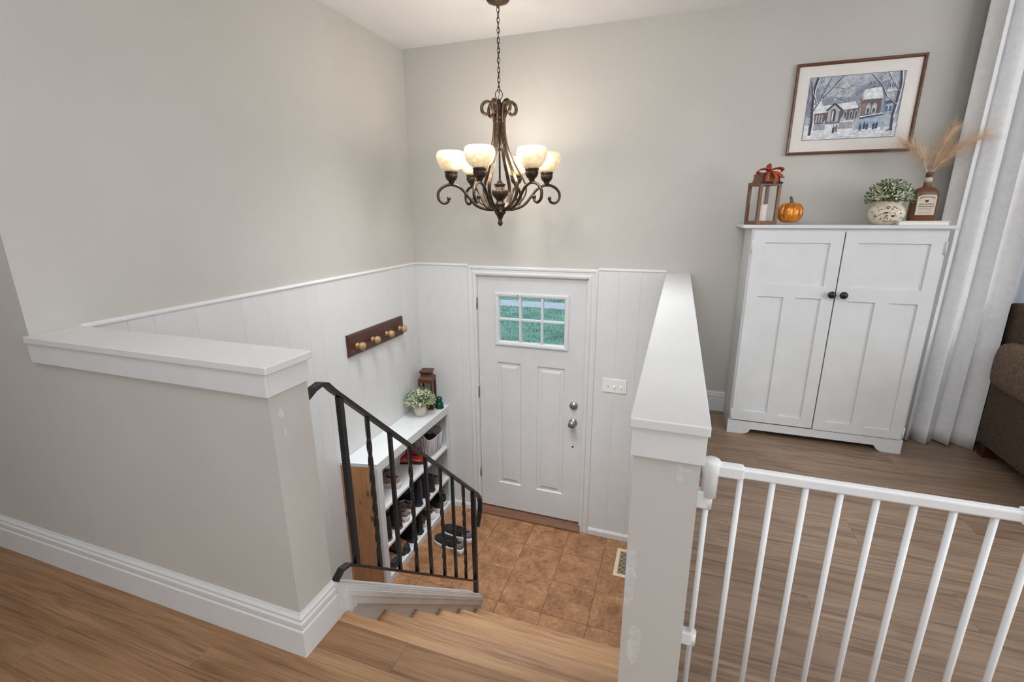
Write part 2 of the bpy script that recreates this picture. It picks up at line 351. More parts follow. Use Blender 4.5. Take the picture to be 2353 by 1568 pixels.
for x0, x1 in ((.0, .475), (1.492, 1.95)):
    MB().prism([(x0, 0, WH), (x0, -.018, WH), (x0, -.018, WH+.006), (x0, -.008, WH+.015), (x0, 0, WH+.015)], (x1-x0, 0, 0)).build('cap_molding', M_white, wf)

# baseboards
def base_prof(t=.016, h=.153):
    return [(0, 0), (t, 0), (t, h*.62), (t-.004, h*.65), (t-.002, h*.70), (t-.002, h*.80), (t-.007, h*.84), (t-.005, h*.90), (t-.011, h*.96), (t-.013, h), (0, h)]
def baseb(mb, p0, p1, out, z, m0=0, m1=0, t=.016, h=.153):   # mitre offsets m0,m1 multiply protrusion along the run
    p0 = Vector(p0); p1 = Vector(p1); d = (p1-p0).normalized(); o = Vector(out); pr = base_prof(t, h); n = len(pr)
    vs = [p0+o*a+Vector((0, 0, z+b))-d*m0*a for a, b in pr]+[p1+o*a+Vector((0, 0, z+b))+d*m1*a for a, b in pr]
    fs = [tuple(range(n)), tuple(range(2*n-1, n-1, -1))]+[(i, (i+1) % n, n+(i+1) % n, n+i) for i in range(n)]
    mb.add(vs, fs)
mb = MB(); baseb(mb, (2.1, 0, 0), (6.8, 0, 0), (0, -1, 0), H, h=.14); mb.build('baseboard_front', M_white, kind='structure')
mb = MB(); baseb(mb, (-2.6, -2.48, 0), (1.0, -2.48, 0), (0, -1, 0), H, 0, 1); mb.build('baseboard_hall', M_white, kind='structure')
mb = MB()
mb.prism([(1.494, -.012, F), (1.494, -.026, F), (1.494, -.026, F+.04), (1.494, -.018, F+.055), (1.494, -.012, F+.055)], (.456, 0, 0))
mb.prism([(.012, -.012, F), (.012, -.026, F), (.012, -.026, F+.04), (.012, -.018, F+.055), (.012, -.012, F+.055)], (.45, 0, 0))
mb.build('baseboard_entry', M_white, kind='structure')

# ------------------------------------------------------------------ upper floor, planks
fl = MB().box(-2.75, 6.95, -5.75, -2.32, H-.2, H-.007)
fl.box(2.02, 6.95, -2.32, 0, H-.2, H-.007)
floor = fl.build('floor', M_thresh, kind='structure')
PW = .187
def plank(x0, x1, y0, y1, m):
    g = .0002; b = .0005
    mb = MB()
    vs = [(x0+g, y0+g, H-.007), (x1-g, y0+g, H-.007), (x1-g, y1-g, H-.007), (x0+g, y1-g, H-.007),
          (x0+g, y0+g, H-b), (x1-g, y0+g, H-b), (x1-g, y1-g, H-b), (x0+g, y1-g, H-b),
          (x0+g+b, y0+g+b, H), (x1-g-b, y0+g+b, H), (x1-g-b, y1-g-b, H), (x0+g+b, y1-g-b, H)]
    fs = [(3, 2, 1, 0), (8, 9, 10, 11)]
    for a in (0, 4):
        for k in range(4): fs.append((a+k, a+(k+1) % 4, a+4+(k+1) % 4, a+4+k))
    mb.add(vs, fs); centered(mb, 'plank', m, floor)
joints = {-.769: 3.07, -1.143: 2.828, -.956: 3.327, -1.517: 3.06, -1.704: 2.556, -1.33: 2.323, -2.452: .693, -2.639: .163}
k = 0; y1 = -.021
rows = [0.0, -.208]+[-.395-PW*i for i in range(17)]
for i in range(len(rows)-1):
    y1, y0 = rows[i], rows[i+1]
    xl = 2.03 if y0 > -2.31 else -1.3
    xr = 4.7 if y0 > -2.31 else 4.0
    j = min(joints, key=lambda q: abs(q-y1)); ph = joints[j] if abs(j-y1) < .03 else rnd.uniform(0, 1.22)
    xs = [xl]; x = ph-1.22*12
    while x < xr:
        if x > xl+.08: xs.append(x)
        x += 1.22
    xs.append(xr)
    for a, b in zip(xs[:-1], xs[1:]):
        m = M_plankg if a > 1.5 else M_plank
        if y0 < -2.31 and y1 > -2.36:      # row at the stair edge: cut around the opening
            segs = [(max(a, -1.3), min(b, 1.012), y1), (max(a, 1.012), min(b, 1.96), -2.345), (max(a, 1.96), b, y1)]
            for s0, s1, yy in segs:
                if s1-s0 > .03: plank(s0, s1, y0, yy if s0 != max(a, -1.3) or True else y1, m)
        else: plank(a, b, y0, y1, m)

# ------------------------------------------------------------------ entry floor, tiles
ef = MB().box(-.15, 2.1, -2.4, .15, F-.1, F-.005).build('floor_entry', M_thresh, kind='structure')
tx = [0.012, .13, .435, .74, 1.045, 1.35, 1.655, 1.95]; ty = [0.0, -.31, -.615, -.92, -1.215]
for a, b in zip(tx[:-1], tx[1:]):
    for c, d in zip(ty[1:], ty[:-1]):
        g = .0006; e = .0009; x0, x1, y0, y1 = a+g, b-g, c+g, d-g
        mb = MB(); vs = [(x0, y0, F-.005), (x1, y0, F-.005), (x1, y1, F-.005), (x0, y1, F-.005), (x0+e, y0+e, F), (x1-e, y0+e, F), (x1-e, y1-e, F), (x0+e, y1-e, F)]
        mb.add(vs, [(4, 5, 6, 7), (0, 1, 5, 4), (1, 2, 6, 5), (2, 3, 7, 6), (3, 0, 4, 7)])
        centered(mb, 'tile', M_tile, ef)

# ------------------------------------------------------------------ stairs
st = struct('stairs'); rise = (H-F)/6; run = .2182; X0, X1 = 1.004, 1.961
centered(MB().prism([(X0, -2.345, H-.025), (X0, -2.305, H-.025), (X0, -2.297, H-.018), (X0, -2.297, H-.007), (X0, -2.303, H), (X0, -2.345, H)], (X1-X0, 0, 0)), 'nosing', M_tread, st)
for i in range(6):
    zt = H-rise*i; yn = -2.305+run*i
    if i:
        centered(MB().prism([(X0, yn-run-.02, zt-.025), (X0, yn, zt-.025), (X0, yn+.008, zt-.018), (X0, yn+.008, zt-.007), (X0, yn+.002, zt), (X0, yn-run-.02, zt)], (X1-X0, 0, 0)), 'tread', M_tread, st)
    centered(MB().box(X0, X1, yn-.03, yn-.012, zt-rise, zt-.025), 'riser', M_tread, st)
# stringer / knee wall on the open side, with moulding on its slope
def slope(y): return 1.318-(y+2.33)*.93
SX0, SX1 = .93, 1.012
str_ = struct('trim_stringer')
mb = MB().prism([(SX0, -2.335, F), (SX0, -1.115, F), (SX0, -1.115, slope(-1.115)-.09), (SX0, -1.135, slope(-1.135)-.02), (SX0, -2.335, slope(-2.335)-.02)], (SX1-SX0-.004, 0, 0))
mb.build('stringer_board', M_white, str_)
mb = MB()
def slopestrip(x0, x1, a, b, ya=-2.335, yb=-1.13):
    mb.prism([(x0, ya, slope(ya)+a), (x0, yb, slope(yb)+a), (x0, yb, slope(yb)+b), (x0, ya, slope(ya)+b)], (x1-x0, 0, 0))
slopestrip(SX0-.006, SX1+.004, -.016, 0.0, -2.3345)
slopestrip(SX1-.01, SX1+.008, -.028, -.010, -2.304)
slopestrip(SX1-.01, SX1+.015, -.046, -.022, -2.296)
slopestrip(SX1-.01, SX1+.011, -.080, -.040, -2.282)
mb.build('molding', M_white, str_)
mb = MB()
def leg(ya, yb, x1, t): mb.prism([(.97, ya, H-.02), (.97, yb, H-.02), (.97, yb, slope(yb)-t), (.97, ya, slope(ya)-t)], (x1-.97, 0, 0))
leg(-2.3341, -2.304, SX1+.0033, .0007); leg(-2.306, -2.294, SX1+.0074, .0127); leg(-2.298, -2.280, SX1+.0146, .0247); leg(-2.284, -2.252, SX1+.0106, .0427)
mb.build('plinth_block', M_white, str_)

# ------------------------------------------------------------------ half walls with caps
def halfwall(name, x0, x1, y0, y1, zb, zt):
    return MB().box(x0, x1, y0, y1, zb, zt).build(name, M_wall, kind='structure')
hw = halfwall('wall_stair_left', 0.0, 1.0, -2.48, -2.335, F, 2.115)
MB().box(-.0, 1.026, -2.499, -2.328, 2.115, 2.138, .003).build('cap', M_white, hw)
mb = MB().box(.0, 1.012, -2.492, -2.48, 2.048, 2.115, .0015); mb.box(1.0, 1.012, -2.480, -2.335, 2.048, 2.115, .0015)
mb.build('fascia', M_white, hw)
mb = MB(); baseb(mb, (1.0, -2.48, 0), (1.0, -2.335, 0), (1, 0, 0), H, 1, 0); mb.build('baseboard', M_white, hw)
mb = MB()
for (yy, zz, ry, rz_) in ((-2.447, 1.985, .011, .018), (-2.440, 1.925, .006, .010)):
    n = 10; mb.prism([(1.0004, yy+ry*math.cos(2*PI*k/n)*(1+.3*math.sin(3*k)), zz+rz_*math.sin(2*PI*k/n)) for k in range(n)], (.0008, 0, 0))
mb.build('plaster_patch', M_rug, hw)
hr = halfwall('wall_stair_right', 1.961, 2.091, -2.476, 0.0, F, 2.105)
MB().box(1.950, 2.101, -2.494, 0, 2.108, 2.13, .003).build('cap', M_white, hr)
mb = MB().box(1.955, 2.097, -2.486, -2.476, 2.044, 2.108, .001); mb.box(2.091, 2.097, -2.4765, 0, 2.044, 2.108); mb.box(1.955, 1.961, -2.4765, 0, 2.044, 2.108)
mb.build('fascia', M_white, hr)
mb = MB()
def blob(pts): mb.prism([(x+.004, -2.4755, z) for x, z in pts], (0, -.0007, 0))
rb = random.Random(2)
def ragged(cx, cz, rx, rz_, n=26):
    blob([(max(1.958, cx+rx*math.cos(2*PI*k/n)*rb.uniform(.7, 1.15)), cz+rz_*math.sin(2*PI*k/n)*rb.uniform(.8, 1.1)) for k in range(n)])
ragged(1.966, 1.745, .014, .085); ragged(1.986, 1.56, .016, .06); blob([(2.042, 2.036), (2.052, 2.034), (2.056, 2.028), (2.078, 2.027), (2.070, 2.020), (2.060, 2.014), (2.057, 2.000), (2.050, 1.993), (2.043, 2.002)])
mb.build('plaster_patch', M_rug, hr)

# ------------------------------------------------------------------ front door
DX0, DX1, DZ0, DZ1 = .545, 1.408, .028, 2.055
d = MB(); YF = .012
holes = [(.712, 1.258, 1.535, 1.908), (.700, .905, .268, 1.365), (1.038, 1.262, .262, 1.36)]
xs = sorted({DX0, DX1, *[h[0] for h in holes], *[h[1] for h in holes]}); zs = sorted({DZ0, DZ1, *[h[2] for h in holes], *[h[3] for h in holes]})
for x0, x1 in zip(xs[:-1], xs[1:]):
    for z0, z1 in zip(zs[:-1], zs[1:]):
        if any(h[0] <= x0+1e-6 and h[1] >= x1-1e-6 and h[2] <= z0+1e-6 and h[3] >= z1-1e-6 for h in holes): continue
        d.add([(x0, YF, z0), (x1, YF, z0), (x1, YF, z1), (x0, YF, z1), (x0, YF+.044, z0), (x1, YF+.044, z0), (x1, YF+.044, z1), (x0, YF+.044, z1)], [(0, 1, 2, 3), (7, 6, 5, 4)])
d.add([(DX0, YF, DZ0), (DX1, YF, DZ0), (DX1, YF, DZ1), (DX0, YF, DZ1), (DX0, YF+.044, DZ0), (DX1, YF+.044, DZ0), (DX1, YF+.044, DZ1), (DX0, YF+.044, DZ1)], [(0, 4, 5, 1), (1, 5, 6, 2), (2, 6, 7, 3), (3, 7, 4, 0)])
for x0, x1, z0, z1 in holes[1:]:
    R = [(0, 0), (.010, .009), (.026, .009), (.046, .002)]
    d.rings([(x0+i, x1-i, z0+i, z1-i, dd) for i, dd in R], YF)
    d.add([(x0, YF+.044, z0), (x1, YF+.044, z0), (x1, YF+.044, z1), (x0, YF+.044, z1)], [(3, 2, 1, 0)])
x0, x1, z0, z1 = holes[0]
d.add([(x0, YF, z0), (x1, YF, z0), (x1, YF, z1), (x0, YF, z1), (x0, YF+.044, z0), (x1, YF+.044, z0), (x1, YF+.044, z1), (x0, YF+.044, z1)], [(0, 1, 5, 4), (1, 2, 6, 5), (2, 3, 7, 6), (3, 0, 4, 7)])
door = d.build('door_1', M_door, kind='structure', fixn=False)
# glazing frame proud of the slab
mb = MB(); ox0, ox1, oz0, oz1 = .690, 1.282, 1.508, 1.932
def fbar(mb, x0, x1, z0, z1, y0, y1, bev=.004): mb.box(x0, x1, y0, y1, z0, z1, bev)
I = .034
mb.rings([(ox0+a, ox1-a, oz0+a, oz1-a, dd) for a, dd in ((0, .001), (.0, -.008), (.004, -.013), (.014, -.014), (.026, -.011), (.032, -.006), (.034, .0), (.034, .030))], YF, cap=False)
gf = mb.build('glazing_frame', M_white, door)
px = [.724, .8985, 1.0735, 1.248]; pz = [1.545, 1.722, 1.898]
for i in (1, 2): MB().box(px[i]-.008, px[i]+.008, YF-.008, YF+.028, oz0+.033, oz1-.033, .003).build('muntin', M_white, door)
MB().box(ox0+.033, ox1-.033, YF-.0085, YF+.0275, pz[1]-.008, pz[1]+.008, .003).build('muntin', M_white, door)
for i in range(3):
    for j in range(2): MB().box(px[i]-.008, px[i+1]+.008, YF+.014, YF+.018, pz[j]-.01, pz[j+1]+.01).build('pane', M_glass, door)
MB().lathe([(0, 0), (.004, .0), (.004, .002), (0, .003)], 10).build('screw_plug', M_dark, door).matrix_local = Matrix.Translation((.883, YF-.0145, 1.916)) @ Matrix.Rotation(PI/2, 4, 'X')
for z in (1.838, 1.092, .349):
    mb = MB().box(.532, .5445, -.004, .010, z-.045, z+.045, .001); mb.tube([(.5385, -.006, z-.048), (.5385, -.006, z+.048)], .006, 10); mb.build('hinge', M_hinge, door)
def yl(prof, seg, x, z, y=YF, **k):    # lathe along -y
    mb = MB().lathe(prof, seg, **k); mb.v = [(x+a, y-c, z+b) for a, b, c in mb.v]; return mb
db = yl([(.033, 0), (.033, .006), (.028, .012), (.018, .013), (.018, .018), (0, .018)], 28, 1.338, 1.067).build('deadbolt', M_steel, door)
MB().box(1.334, 1.342, YF-.034, YF-.016, 1.045, 1.085, .003).build('thumb_turn', M_steel, db)
kb = yl([(.033, 0), (.033, .005), (.026, .010), (.013, .014), (.012, .030), (.020, .036), (.029, .046), (.030, .056), (.024, .066), (.012, .069), (0, .069)], 28, 1.337, .925).build('door_knob', M_steel, door)
yl([(.010, .069), (.010, .072), (0, .072)], 16, 1.337, .925).build('lock_button', M_hinge, kb)
yl([(.008, 0), (.008, .001), (0, .001)], 14, 1.34, .712).build('bore_hole_shade', M_dark, door)  # flat dark disc, the shade inside a small hole given as colour
mb = MB(); ry = random.Random(3)
for (xx, zz) in ((.575, 1.42), (.565, 1.36), (.585, 1.31), (.57, 1.25), (.585, 1.16), (.575, 1.10), (.6, 1.04), (.59, .98), (.6, .9), (.605, .82), (.6, .75)):
    pts = []; a = ry.uniform(0, 6)
    for t in range(9): a += ry.uniform(-1.0, 1.3); xx += .007*math.cos(a); zz += .009*math.sin(a)-.003; pts.append((max(.552, xx), YF-.0003, zz))
    mb.tube(pts, .0008, 4)
q = mat('scuff_grey', (176, 177, 178), .7, var=.1); mb.build('scuff_mark', q, door)
# casing
cs = MB()
CP = [(0, 0), (.016, 0), (.020, .010), (.020, .020), (.013, .026), (.013, .042), (.018, .050), (.018, .062), (.010, .070), (0, .070)]   # (proud, across from inner edge)
def casing(x0, x1, z1, zb):
    n = len(CP); P = []
    for (cx, cz, dx, dz) in ((x0, zb, -1, 0), (x0, z1, -1, 1), (x1, z1, 1, 1), (x1, zb, 1, 0)):
        P.append([(cx+dx*w_, -p_-.0, cz+dz*w_) for p_, w_ in CP])
    vs = [v for r in P for v in r]; fs = []
    for i in range(3):
        for k_ in range(n-1): fs.append((i*n+k_, i*n+k_+1, (i+1)*n+k_+1, (i+1)*n+k_))
    fs += [tuple(range(n)), tuple(range(4*n-1, 3*n-1, -1))]
    cs.add(vs, fs)
casing(.540, 1.424, 2.064, F); trim = cs.build('trim_1', M_white, kind='structure')
mb = MB(); mb.box(.535, .543, -.002, .15, F, 2.062); mb.box(1.411, 1.424, -.002, .15, F, 2.062); mb.box(.535, 1.424, -.002, .15, 2.057, 2.066)
mb.box(.543, .556, .057, .07, F, 2.057); mb.box(1.398, 1.411, .057, .07, F, 2.057); mb.box(.543, 1.411, .057, .07, 2.044, 2.057)
mb.build('jamb', M_white, trim)
MB().prism([(.536, -.045, F), (.536, -.045, F+.012), (.536, -.02, F+.045), (.536, .15, F+.050), (.536, .15, F)], (.886, 0, 0)).build('trim_2', M_thresh, kind='structure')

# light switch
sw = thing('light_switch', 'white triple toggle light switch plate on the wainscot beside the entry door', 'light switch', (1.644, -.012, 1.275))
MB().box(1.556, 1.734, -.018, -.012, 1.222, 1.330, .003).build('switch_plate', M_plastic, sw)
for i, x in enumerate((1.598, 1.645, 1.692)):
    MB().box(x-.006, x+.006, -.019, -.0175, 1.264, 1.288, .0005).build('toggle_slot', M_vent if False else M_plastic, sw)
    t = MB().prism([(x-.004, -.018, 1.270), (x-.004, -.018, 1.282), (x-.004, -.030, 1.272), (x-.004, -.029, 1.266)], (.008, 0, 0)) if i else MB().prism([(x-.004, -.018, 1.270), (x-.004, -.018, 1.282), (x-.004, -.029, 1.286), (x-.004, -.030, 1.280)], (.008, 0, 0))
    t.build('toggle', M_plastic, sw)

# floor register
vr = thing('floor_register', 'beige slotted floor register set in the brown tile beside the stair wall', 'vent', (1.85, -.277, F))
fx0, fx1, fy0, fy1 = 1.752, 1.95, -.43, -.125
mb = MB().box(fx0, fx0+.028, fy0, fy1, F, F+.006, .002); mb.box(fx1-.028, fx1, fy0, fy1, F, F+.006, .002); mb.box(fx0+.0265, fx1-.0265, fy0+.0003, fy0+.028, F, F+.0057); mb.box(fx0+.0265, fx1-.0265, fy1-.028, fy1-.0003, F, F+.0057)
mb.build('register_frame', M_vent, vr)
MB().box(fx0+.02, fx1-.02, fy0+.02, fy1-.02, F, F+.001).build('duct_shade', M_dark, vr)  # dark sheet under the slats, shade of the duct put into its colour
for i in range(17):
    y = fy0+.036+i*.0146; MB().box(fx0+.026, fx1-.026, y, y+.0032, F+.0012, F+.0045).build('slat', M_vent, vr)

# ------------------------------------------------------------------ outside
yard = MB().box(-16, 12, .15, 10.45, -.5, -.3).build('lawn', M_lawn, kind='structure')
MB().box(-16, 12, 10.45, 11.45, -.5, -.295).build('path', M_road, kind='structure')
MB().box(-16, 12, 11.45, 30, -.5, -.285).build('verge', M_lawn, kind='structure')
MB().box(.3, 1.7, .15, 1.2, -.3, -.08, .01).build('doorstep', M_concrete, kind='structure')
mb = MB(); rg = random.Random(5)
for i in range(16000):
    y = rg.choice((rg.uniform(4.5, 10.43), rg.uniform(4.5, 10.43), rg.uniform(11.47, 14))); x = rg.uniform(-.95, .35)*(y+3.4)*.42+.2-.05*y
    z = -.3 if y < 10.45 else -.285; a = rg.uniform(0, PI); h = rg.uniform(.03, .075)*(1.3 if y > 11.45 else 1); wd = rg.uniform(.006, .016); lx, ly = rg.uniform(-.03, .03), rg.uniform(-.03, .03)
    mb.add([(x-wd*math.cos(a), y-wd*math.sin(a), z), (x+wd*math.cos(a), y+wd*math.sin(a), z), (x+lx, y+ly, z+h)], [(0, 1, 2)])
g = mb.build('grass', M_blade, kind='stuff', fixn=False); tag(g, 'blue green grass of the front lawn seen through the door glass', 'grass')

# ------------------------------------------------------------------ stair railing (iron)
RX = .985
rl = thing('stair_railing', 'black wrought iron stair railing with alternating plain and twisted bars', 'railing', (RX, -1.7, slope(-1.7)))
def zr(y): return 1.999-(y+2.249)*.957
def zb(y): return 1.279-(y+2.2)*.923
top = [(RX, -2.335, 1.985), (RX, -2.30, 2.002), (RX, -2.27, 2.008), (RX, -2.245, 2.000), (RX, -2.215, zr(-2.215))]+[(RX, y, zr(y)) for y in (-2.0, -1.7, -1.4, -1.15)]
top += [(RX, -1.09, .888), (RX, -1.058, .845), (RX, -1.045, .80), (RX, -1.052, .745), (RX, -1.075, .70), (RX, -1.098, .665)]
MB().tube(top, 0, flat=(.006, .0125), upv=(0, .6, .8)).build('handrail', M_iron, rl) if False else None
mb = MB(); mb.tube(top, 0, flat=(.0065, .0135)); hro = mb.build('handrail', M_iron, rl)
bot = [(RX, -2.335, 1.262), (RX, -2.305, 1.295), (RX, -2.27, 1.315), (RX, -2.235, 1.308), (RX, -2.19, zb(-2.19))]+[(RX, y, zb(y)) for y in (-1.9, -1.5, -1.14)]
MB().tube(bot, 0, flat=(.005, .0125)).build('bottom_rail', M_iron, rl)
def bar(y, z0, z1, hw_, tw=False, name='baluster'):
    mb = MB(); n = 40 if tw else 1; vs = []
    for i in range(n+1):
        t = i/n; a = PI/4+(2*PI*1.9*min(1, max(0, (t-.12)/.76)) if tw else 0); z = z0+(z1-z0)*t
        for k in range(4): vs.append((RX+hw_*1.414*math.cos(a+k*PI/2), y+hw_*1.414*math.sin(a+k*PI/2), z))
    fs = [(i*4+k, i*4+(k+1) % 4, (i+1)*4+(k+1) % 4, (i+1)*4+k) for i in range(n) for k in range(4)]+[(3, 2, 1, 0), (n*4, n*4+1, n*4+2, n*4+3)]
    mb.add(vs, fs); return mb.build(name, M_iron, rl)
for i, y in enumerate((-2.188, -2.055, -1.922, -1.79, -1.663, -1.53, -1.403, -1.277)):
    bar(y, zb(y), zr(y)-.004, .0095 if i == 0 else .0072, i % 2 == 1)
bar(-1.145, slope(-1.145)-.005, zr(-1.145)-.004, .0125, False, 'newel_post')

# ------------------------------------------------------------------ coat rack
cr = thing('coat_rack', 'dark wooden coat rack with four round pegs on the white wainscot', 'coat rack', (.012, -.605, 1.68))
mb = MB().add([(.012, -.937, 1.61), (.012, -.272, 1.61), (.012, -.272, 1.758), (.012, -.937, 1.758),
               (.024, -.937, 1.61), (.024, -.272, 1.61), (.024, -.272, 1.758), (.024, -.937, 1.758),
               (.034, -.925, 1.622), (.034, -.284, 1.622), (.034, -.284, 1.746), (.034, -.925, 1.746)],
              [(3, 2, 1, 0), (8, 9, 10, 11), (0, 1, 5, 4), (1, 2, 6, 5), (2, 3, 7, 6), (3, 0, 4, 7), (4, 5, 9, 8), (5, 6, 10, 9), (6, 7, 11, 10), (7, 4, 8, 11)])
mb.build('back_board', M_dwood, cr)
for y in (-.855, -.685, -.510, -.335):
    mb = MB().lathe([(.020, 0), (.020, .004), (.012, .007), (.011, .018), (.016, .024), (.0245, .030), (.0275, .040), (.0245, .053), (.014, .060), (0, .062)], 20)
    mb.v = [(.034+c, y+a, 1.672+b) for a, b, c in mb.v]; mb.build('peg', M_knobw, cr)

# ------------------------------------------------------------------ shoe shelf
SH = thing('shoe_shelf', 'white painted open shoe shelf with a raw pine end board by the entry', 'shelf', (.14, -.53, F))
ST, YE = .935, -.012   # top height, far end
def skew(x): return -1.117+.055*x/.255      # near end runs slightly out of square
def pr(mb, x0, x1, z0, z1, y0=None): mb.prism([(x0, skew(x0) if y0 is None else y0, z0), (x1, skew(x1) if y0 is None else y0, z0), (x1, YE, z0), (x0, YE, z0)], (0, 0, z1-z0)); return mb
pr(MB(), .014, .262, ST-.022, ST).build('shelf_top', M_cab, SH)
mb = MB(); mb.prism([(.014, skew(.014)+.0, F), (.24, skew(.24), F), (.24, skew(.24)+.022, F), (.014, skew(.014)+.022, F)], (0, 0, ST-.022-F)); mb.build('end_board', M_pine, SH)
MB().box(.014, .24, YE-.02, YE, F, ST-.022).build('far_side', M_cab, SH)
MB().box(.014, .022, -1.08, YE-.02, F, ST-.022).build('back_panel', M_cab, SH)
for z in (.56, .258): MB().box(.022, .250, -1.05, YE-.02, z-.018, z).build('shelf_board', M_cab, SH)
MB().box(.022, .245, -1.05, YE-.02, F+.025, F+.04).build('bottom_board', M_cab, SH)
mb = MB(); mb.box(.24, .262, -1.064, -1.010, F, ST-.022, .001); mb.box(.24, .262, YE-.035, YE, F, ST-.022, .001); mb.box(.2401, .2619, -1.012, YE-.033, ST-.066, ST-.0225, .001); mb.box(.2401, .2619, -1.012, YE-.033, F, F+.05, .001)
mb.build('face_frame', M_cab, SH)
mb = MB(); mb.prism([(.185+.012*math.cos(2*PI*k/9)*(1+.5*math.sin(2.3*k)), -.50+.03*math.sin(2*PI*k/9), ST+.0002) for k in range(9)], (0, 0, .0004))
mb.build('worn_spot', mat('worn_wood', (212, 198, 180), .6, var=.04), SH)

# ------------------------------------------------------------------ shoes
def shoe(name, label, loc, rz, L, W, Hc, style, mu, ms, group=None, ml=None, sole_h=.025, heel=None, stripe=None, toe=None, cuff=None, tick=None):
    t = thing(name, label, 'shoe' if 'boot' not in name else 'boot', loc, rz, group)
    us = [0, .05, .13, .24, .36, .46, .60, .74, .86, .95, 1.0]
    ws = [.34, .62, .72, .72, .72, .78, .92, 1.0, .92, .66, .28]
    low = style in ('low', 'flat')
    hs = {'low': [.82, .95, .84, .74, .82, .80, .62, .46, .38, .30, .20], 'flat': [.8, .9, .75, .6, .62, .5, .48, .44, .40, .34, .22],
          'boot': [.95, 1.0, 1.0, 1.0, .97, .62, .46, .40, .36, .30, .20], 'tall': [.97, 1.0, 1.0, 1.0, .97, .40, .32, .29, .27, .22, .15]}[style]
    z0 = sole_h*.8; vs = []
    for i, (u, ww, hh) in enumerate(zip(us, ws, hs)):
        x = u*L; w_ = ww*W/2; h = z0+hh*(Hc-z0); op = i in (2, 3, 4) if style != 'flat' else i in (2, 3, 4, 5)
        tap = .78 if (op or i < 2) else 1.0
        if style in ('boot', 'tall') and i <= 4: tap = .80; x = x*.92
        if op: prof = [(-1, 0, z0), (-1.02, 0, z0+.45*(h-z0)), (-tap, 0, h-.006), (-tap*.9, 0, h), (-tap*.72, 0, h-.012), (0, 0, z0+.012)]
        else: prof = [(-1, 0, z0), (-1.02, 0, z0+.45*(h-z0)), (-.86, 0, z0+.80*(h-z0)), (-.66, 0, z0+.93*(h-z0)), (-.40, 0, z0+.98*(h-z0)), (0, 0, h)]
        full = prof+[(-a, b, c) for a, b, c in prof[-2::-1]]
        vs += [(x, a*w_, c) for a, _, c in full]
    n = 11; fs = []; mi = []
    mb = MB()
    for i in range(len(us)-1):
        for k in range(n-1):
            inner = (k in (4, 5)) and (1 <= i <= 4)
            f = (i*n+k, i*n+k+1, (i+1)*n+k+1, (i+1)*n+k)
            m = 1 if inner else (2 if (toe and i >= 8) else (3 if (heel and i <= 2) else (4 if (cuff and k in (3, 6) and i <= 4) else 0)))
            fs.append((f, m))
    mb.v = vs
    for f, m in fs: mb.f.append(f); mb.mi.append(m); mb.sm.append(True)
    mb.f.append(tuple(range(n))); mb.mi.append(3 if heel else 0); mb.sm.append(True)
    mb.f.append(tuple((len(us)-1)*n+k for k in range(n))[::-1]); mb.mi.append(2 if toe else 0); mb.sm.append(True)
    upo = mb.build('upper', [mu, M_lining, toe or mu, heel or mu, cuff or mu], t, world=False)
    md = upo.modifiers.new('subdivision', 'SUBSURF'); md.levels = 1; md.render_levels = 1
    # sole
    so = MB(); ring = [(u*L, ww*W/2*1.07) for u, ww in zip([-.012]+us[1:-1]+[1.02], ws)]
    out = [(x, -y) for x, y in ring]+[(x, y) for x, y in ring[::-1]]; m_ = len(out)
    lev = [(.96, 0), (1.0, sole_h*.2), (1.0, sole_h*.75), (.97, sole_h)]
    sv = []
    for sc_, z in lev:
        for (x, y) in out:
            rz2 = z+(sole_h*.45 if x < .35*L and z > sole_h*.5 and style in ('low',) else 0)
            sv.append((L/2+(x-L/2)*sc_, y*sc_, rz2))
    sf = [(a*m_+k, a*m_+(k+1) % m_, (a+1)*m_+(k+1) % m_, (a+1)*m_+k) for a in range(3) for k in range(m_)]+[tuple(range(m_-1, -1, -1)), tuple(3*m_+k for k in range(m_))]
    so.add(sv, sf, 0, True); so.build('sole', ms, t, world=False)
    if ml:
        lc = MB()
        for j in range(4):
            u = .44+.055*j; x = u*L; hh = z0+(.82-.115*(u-.44)/.055*.55)*(Hc-z0) if style == 'low' else z0+(.70-.07*j)*(Hc-z0)
            w_ = W*.24; s = 1 if j % 2 else -1
            lc.tube([(x-.006*s, -w_, hh-.012), (x-.003*s, -w_*.5, hh+.001), (x, 0, hh+.004), (x+.003*s, w_*.5, hh+.001), (x+.006*s, w_, hh-.012)], .0028, 6)
        lc.tube([(.42*L, .0, z0+.86*(Hc-z0)), (.46*L, .018, z0+.95*(Hc-z0)), (.52*L, .034, z0+.82*(Hc-z0)), (.50*L, .02, z0+.78*(Hc-z0)), (.43*L, 0, z0+.86*(Hc-z0))], .0022, 6)
        lc.build('laces', ml, t, world=False)
    if stripe:
        for s in (-1, 1):
            for (a, b) in stripe[1]:
                sp_ = MB(); sp_.tube([(a[0]*L, s*W/2*a[2], a[1]*Hc), ((a[0]+b[0])/2*L, s*W/2*(a[2]+b[2])/2*1.04, (a[1]+b[1])/2*Hc-.002), (b[0]*L, s*W/2*b[2], b[1]*Hc)], .0035, 6)
                sp_.build('stripe', stripe[0], t, world=False)
    return t
S1, S2, S3 = .56, .258, F+.04
DW = math.radians
G = None
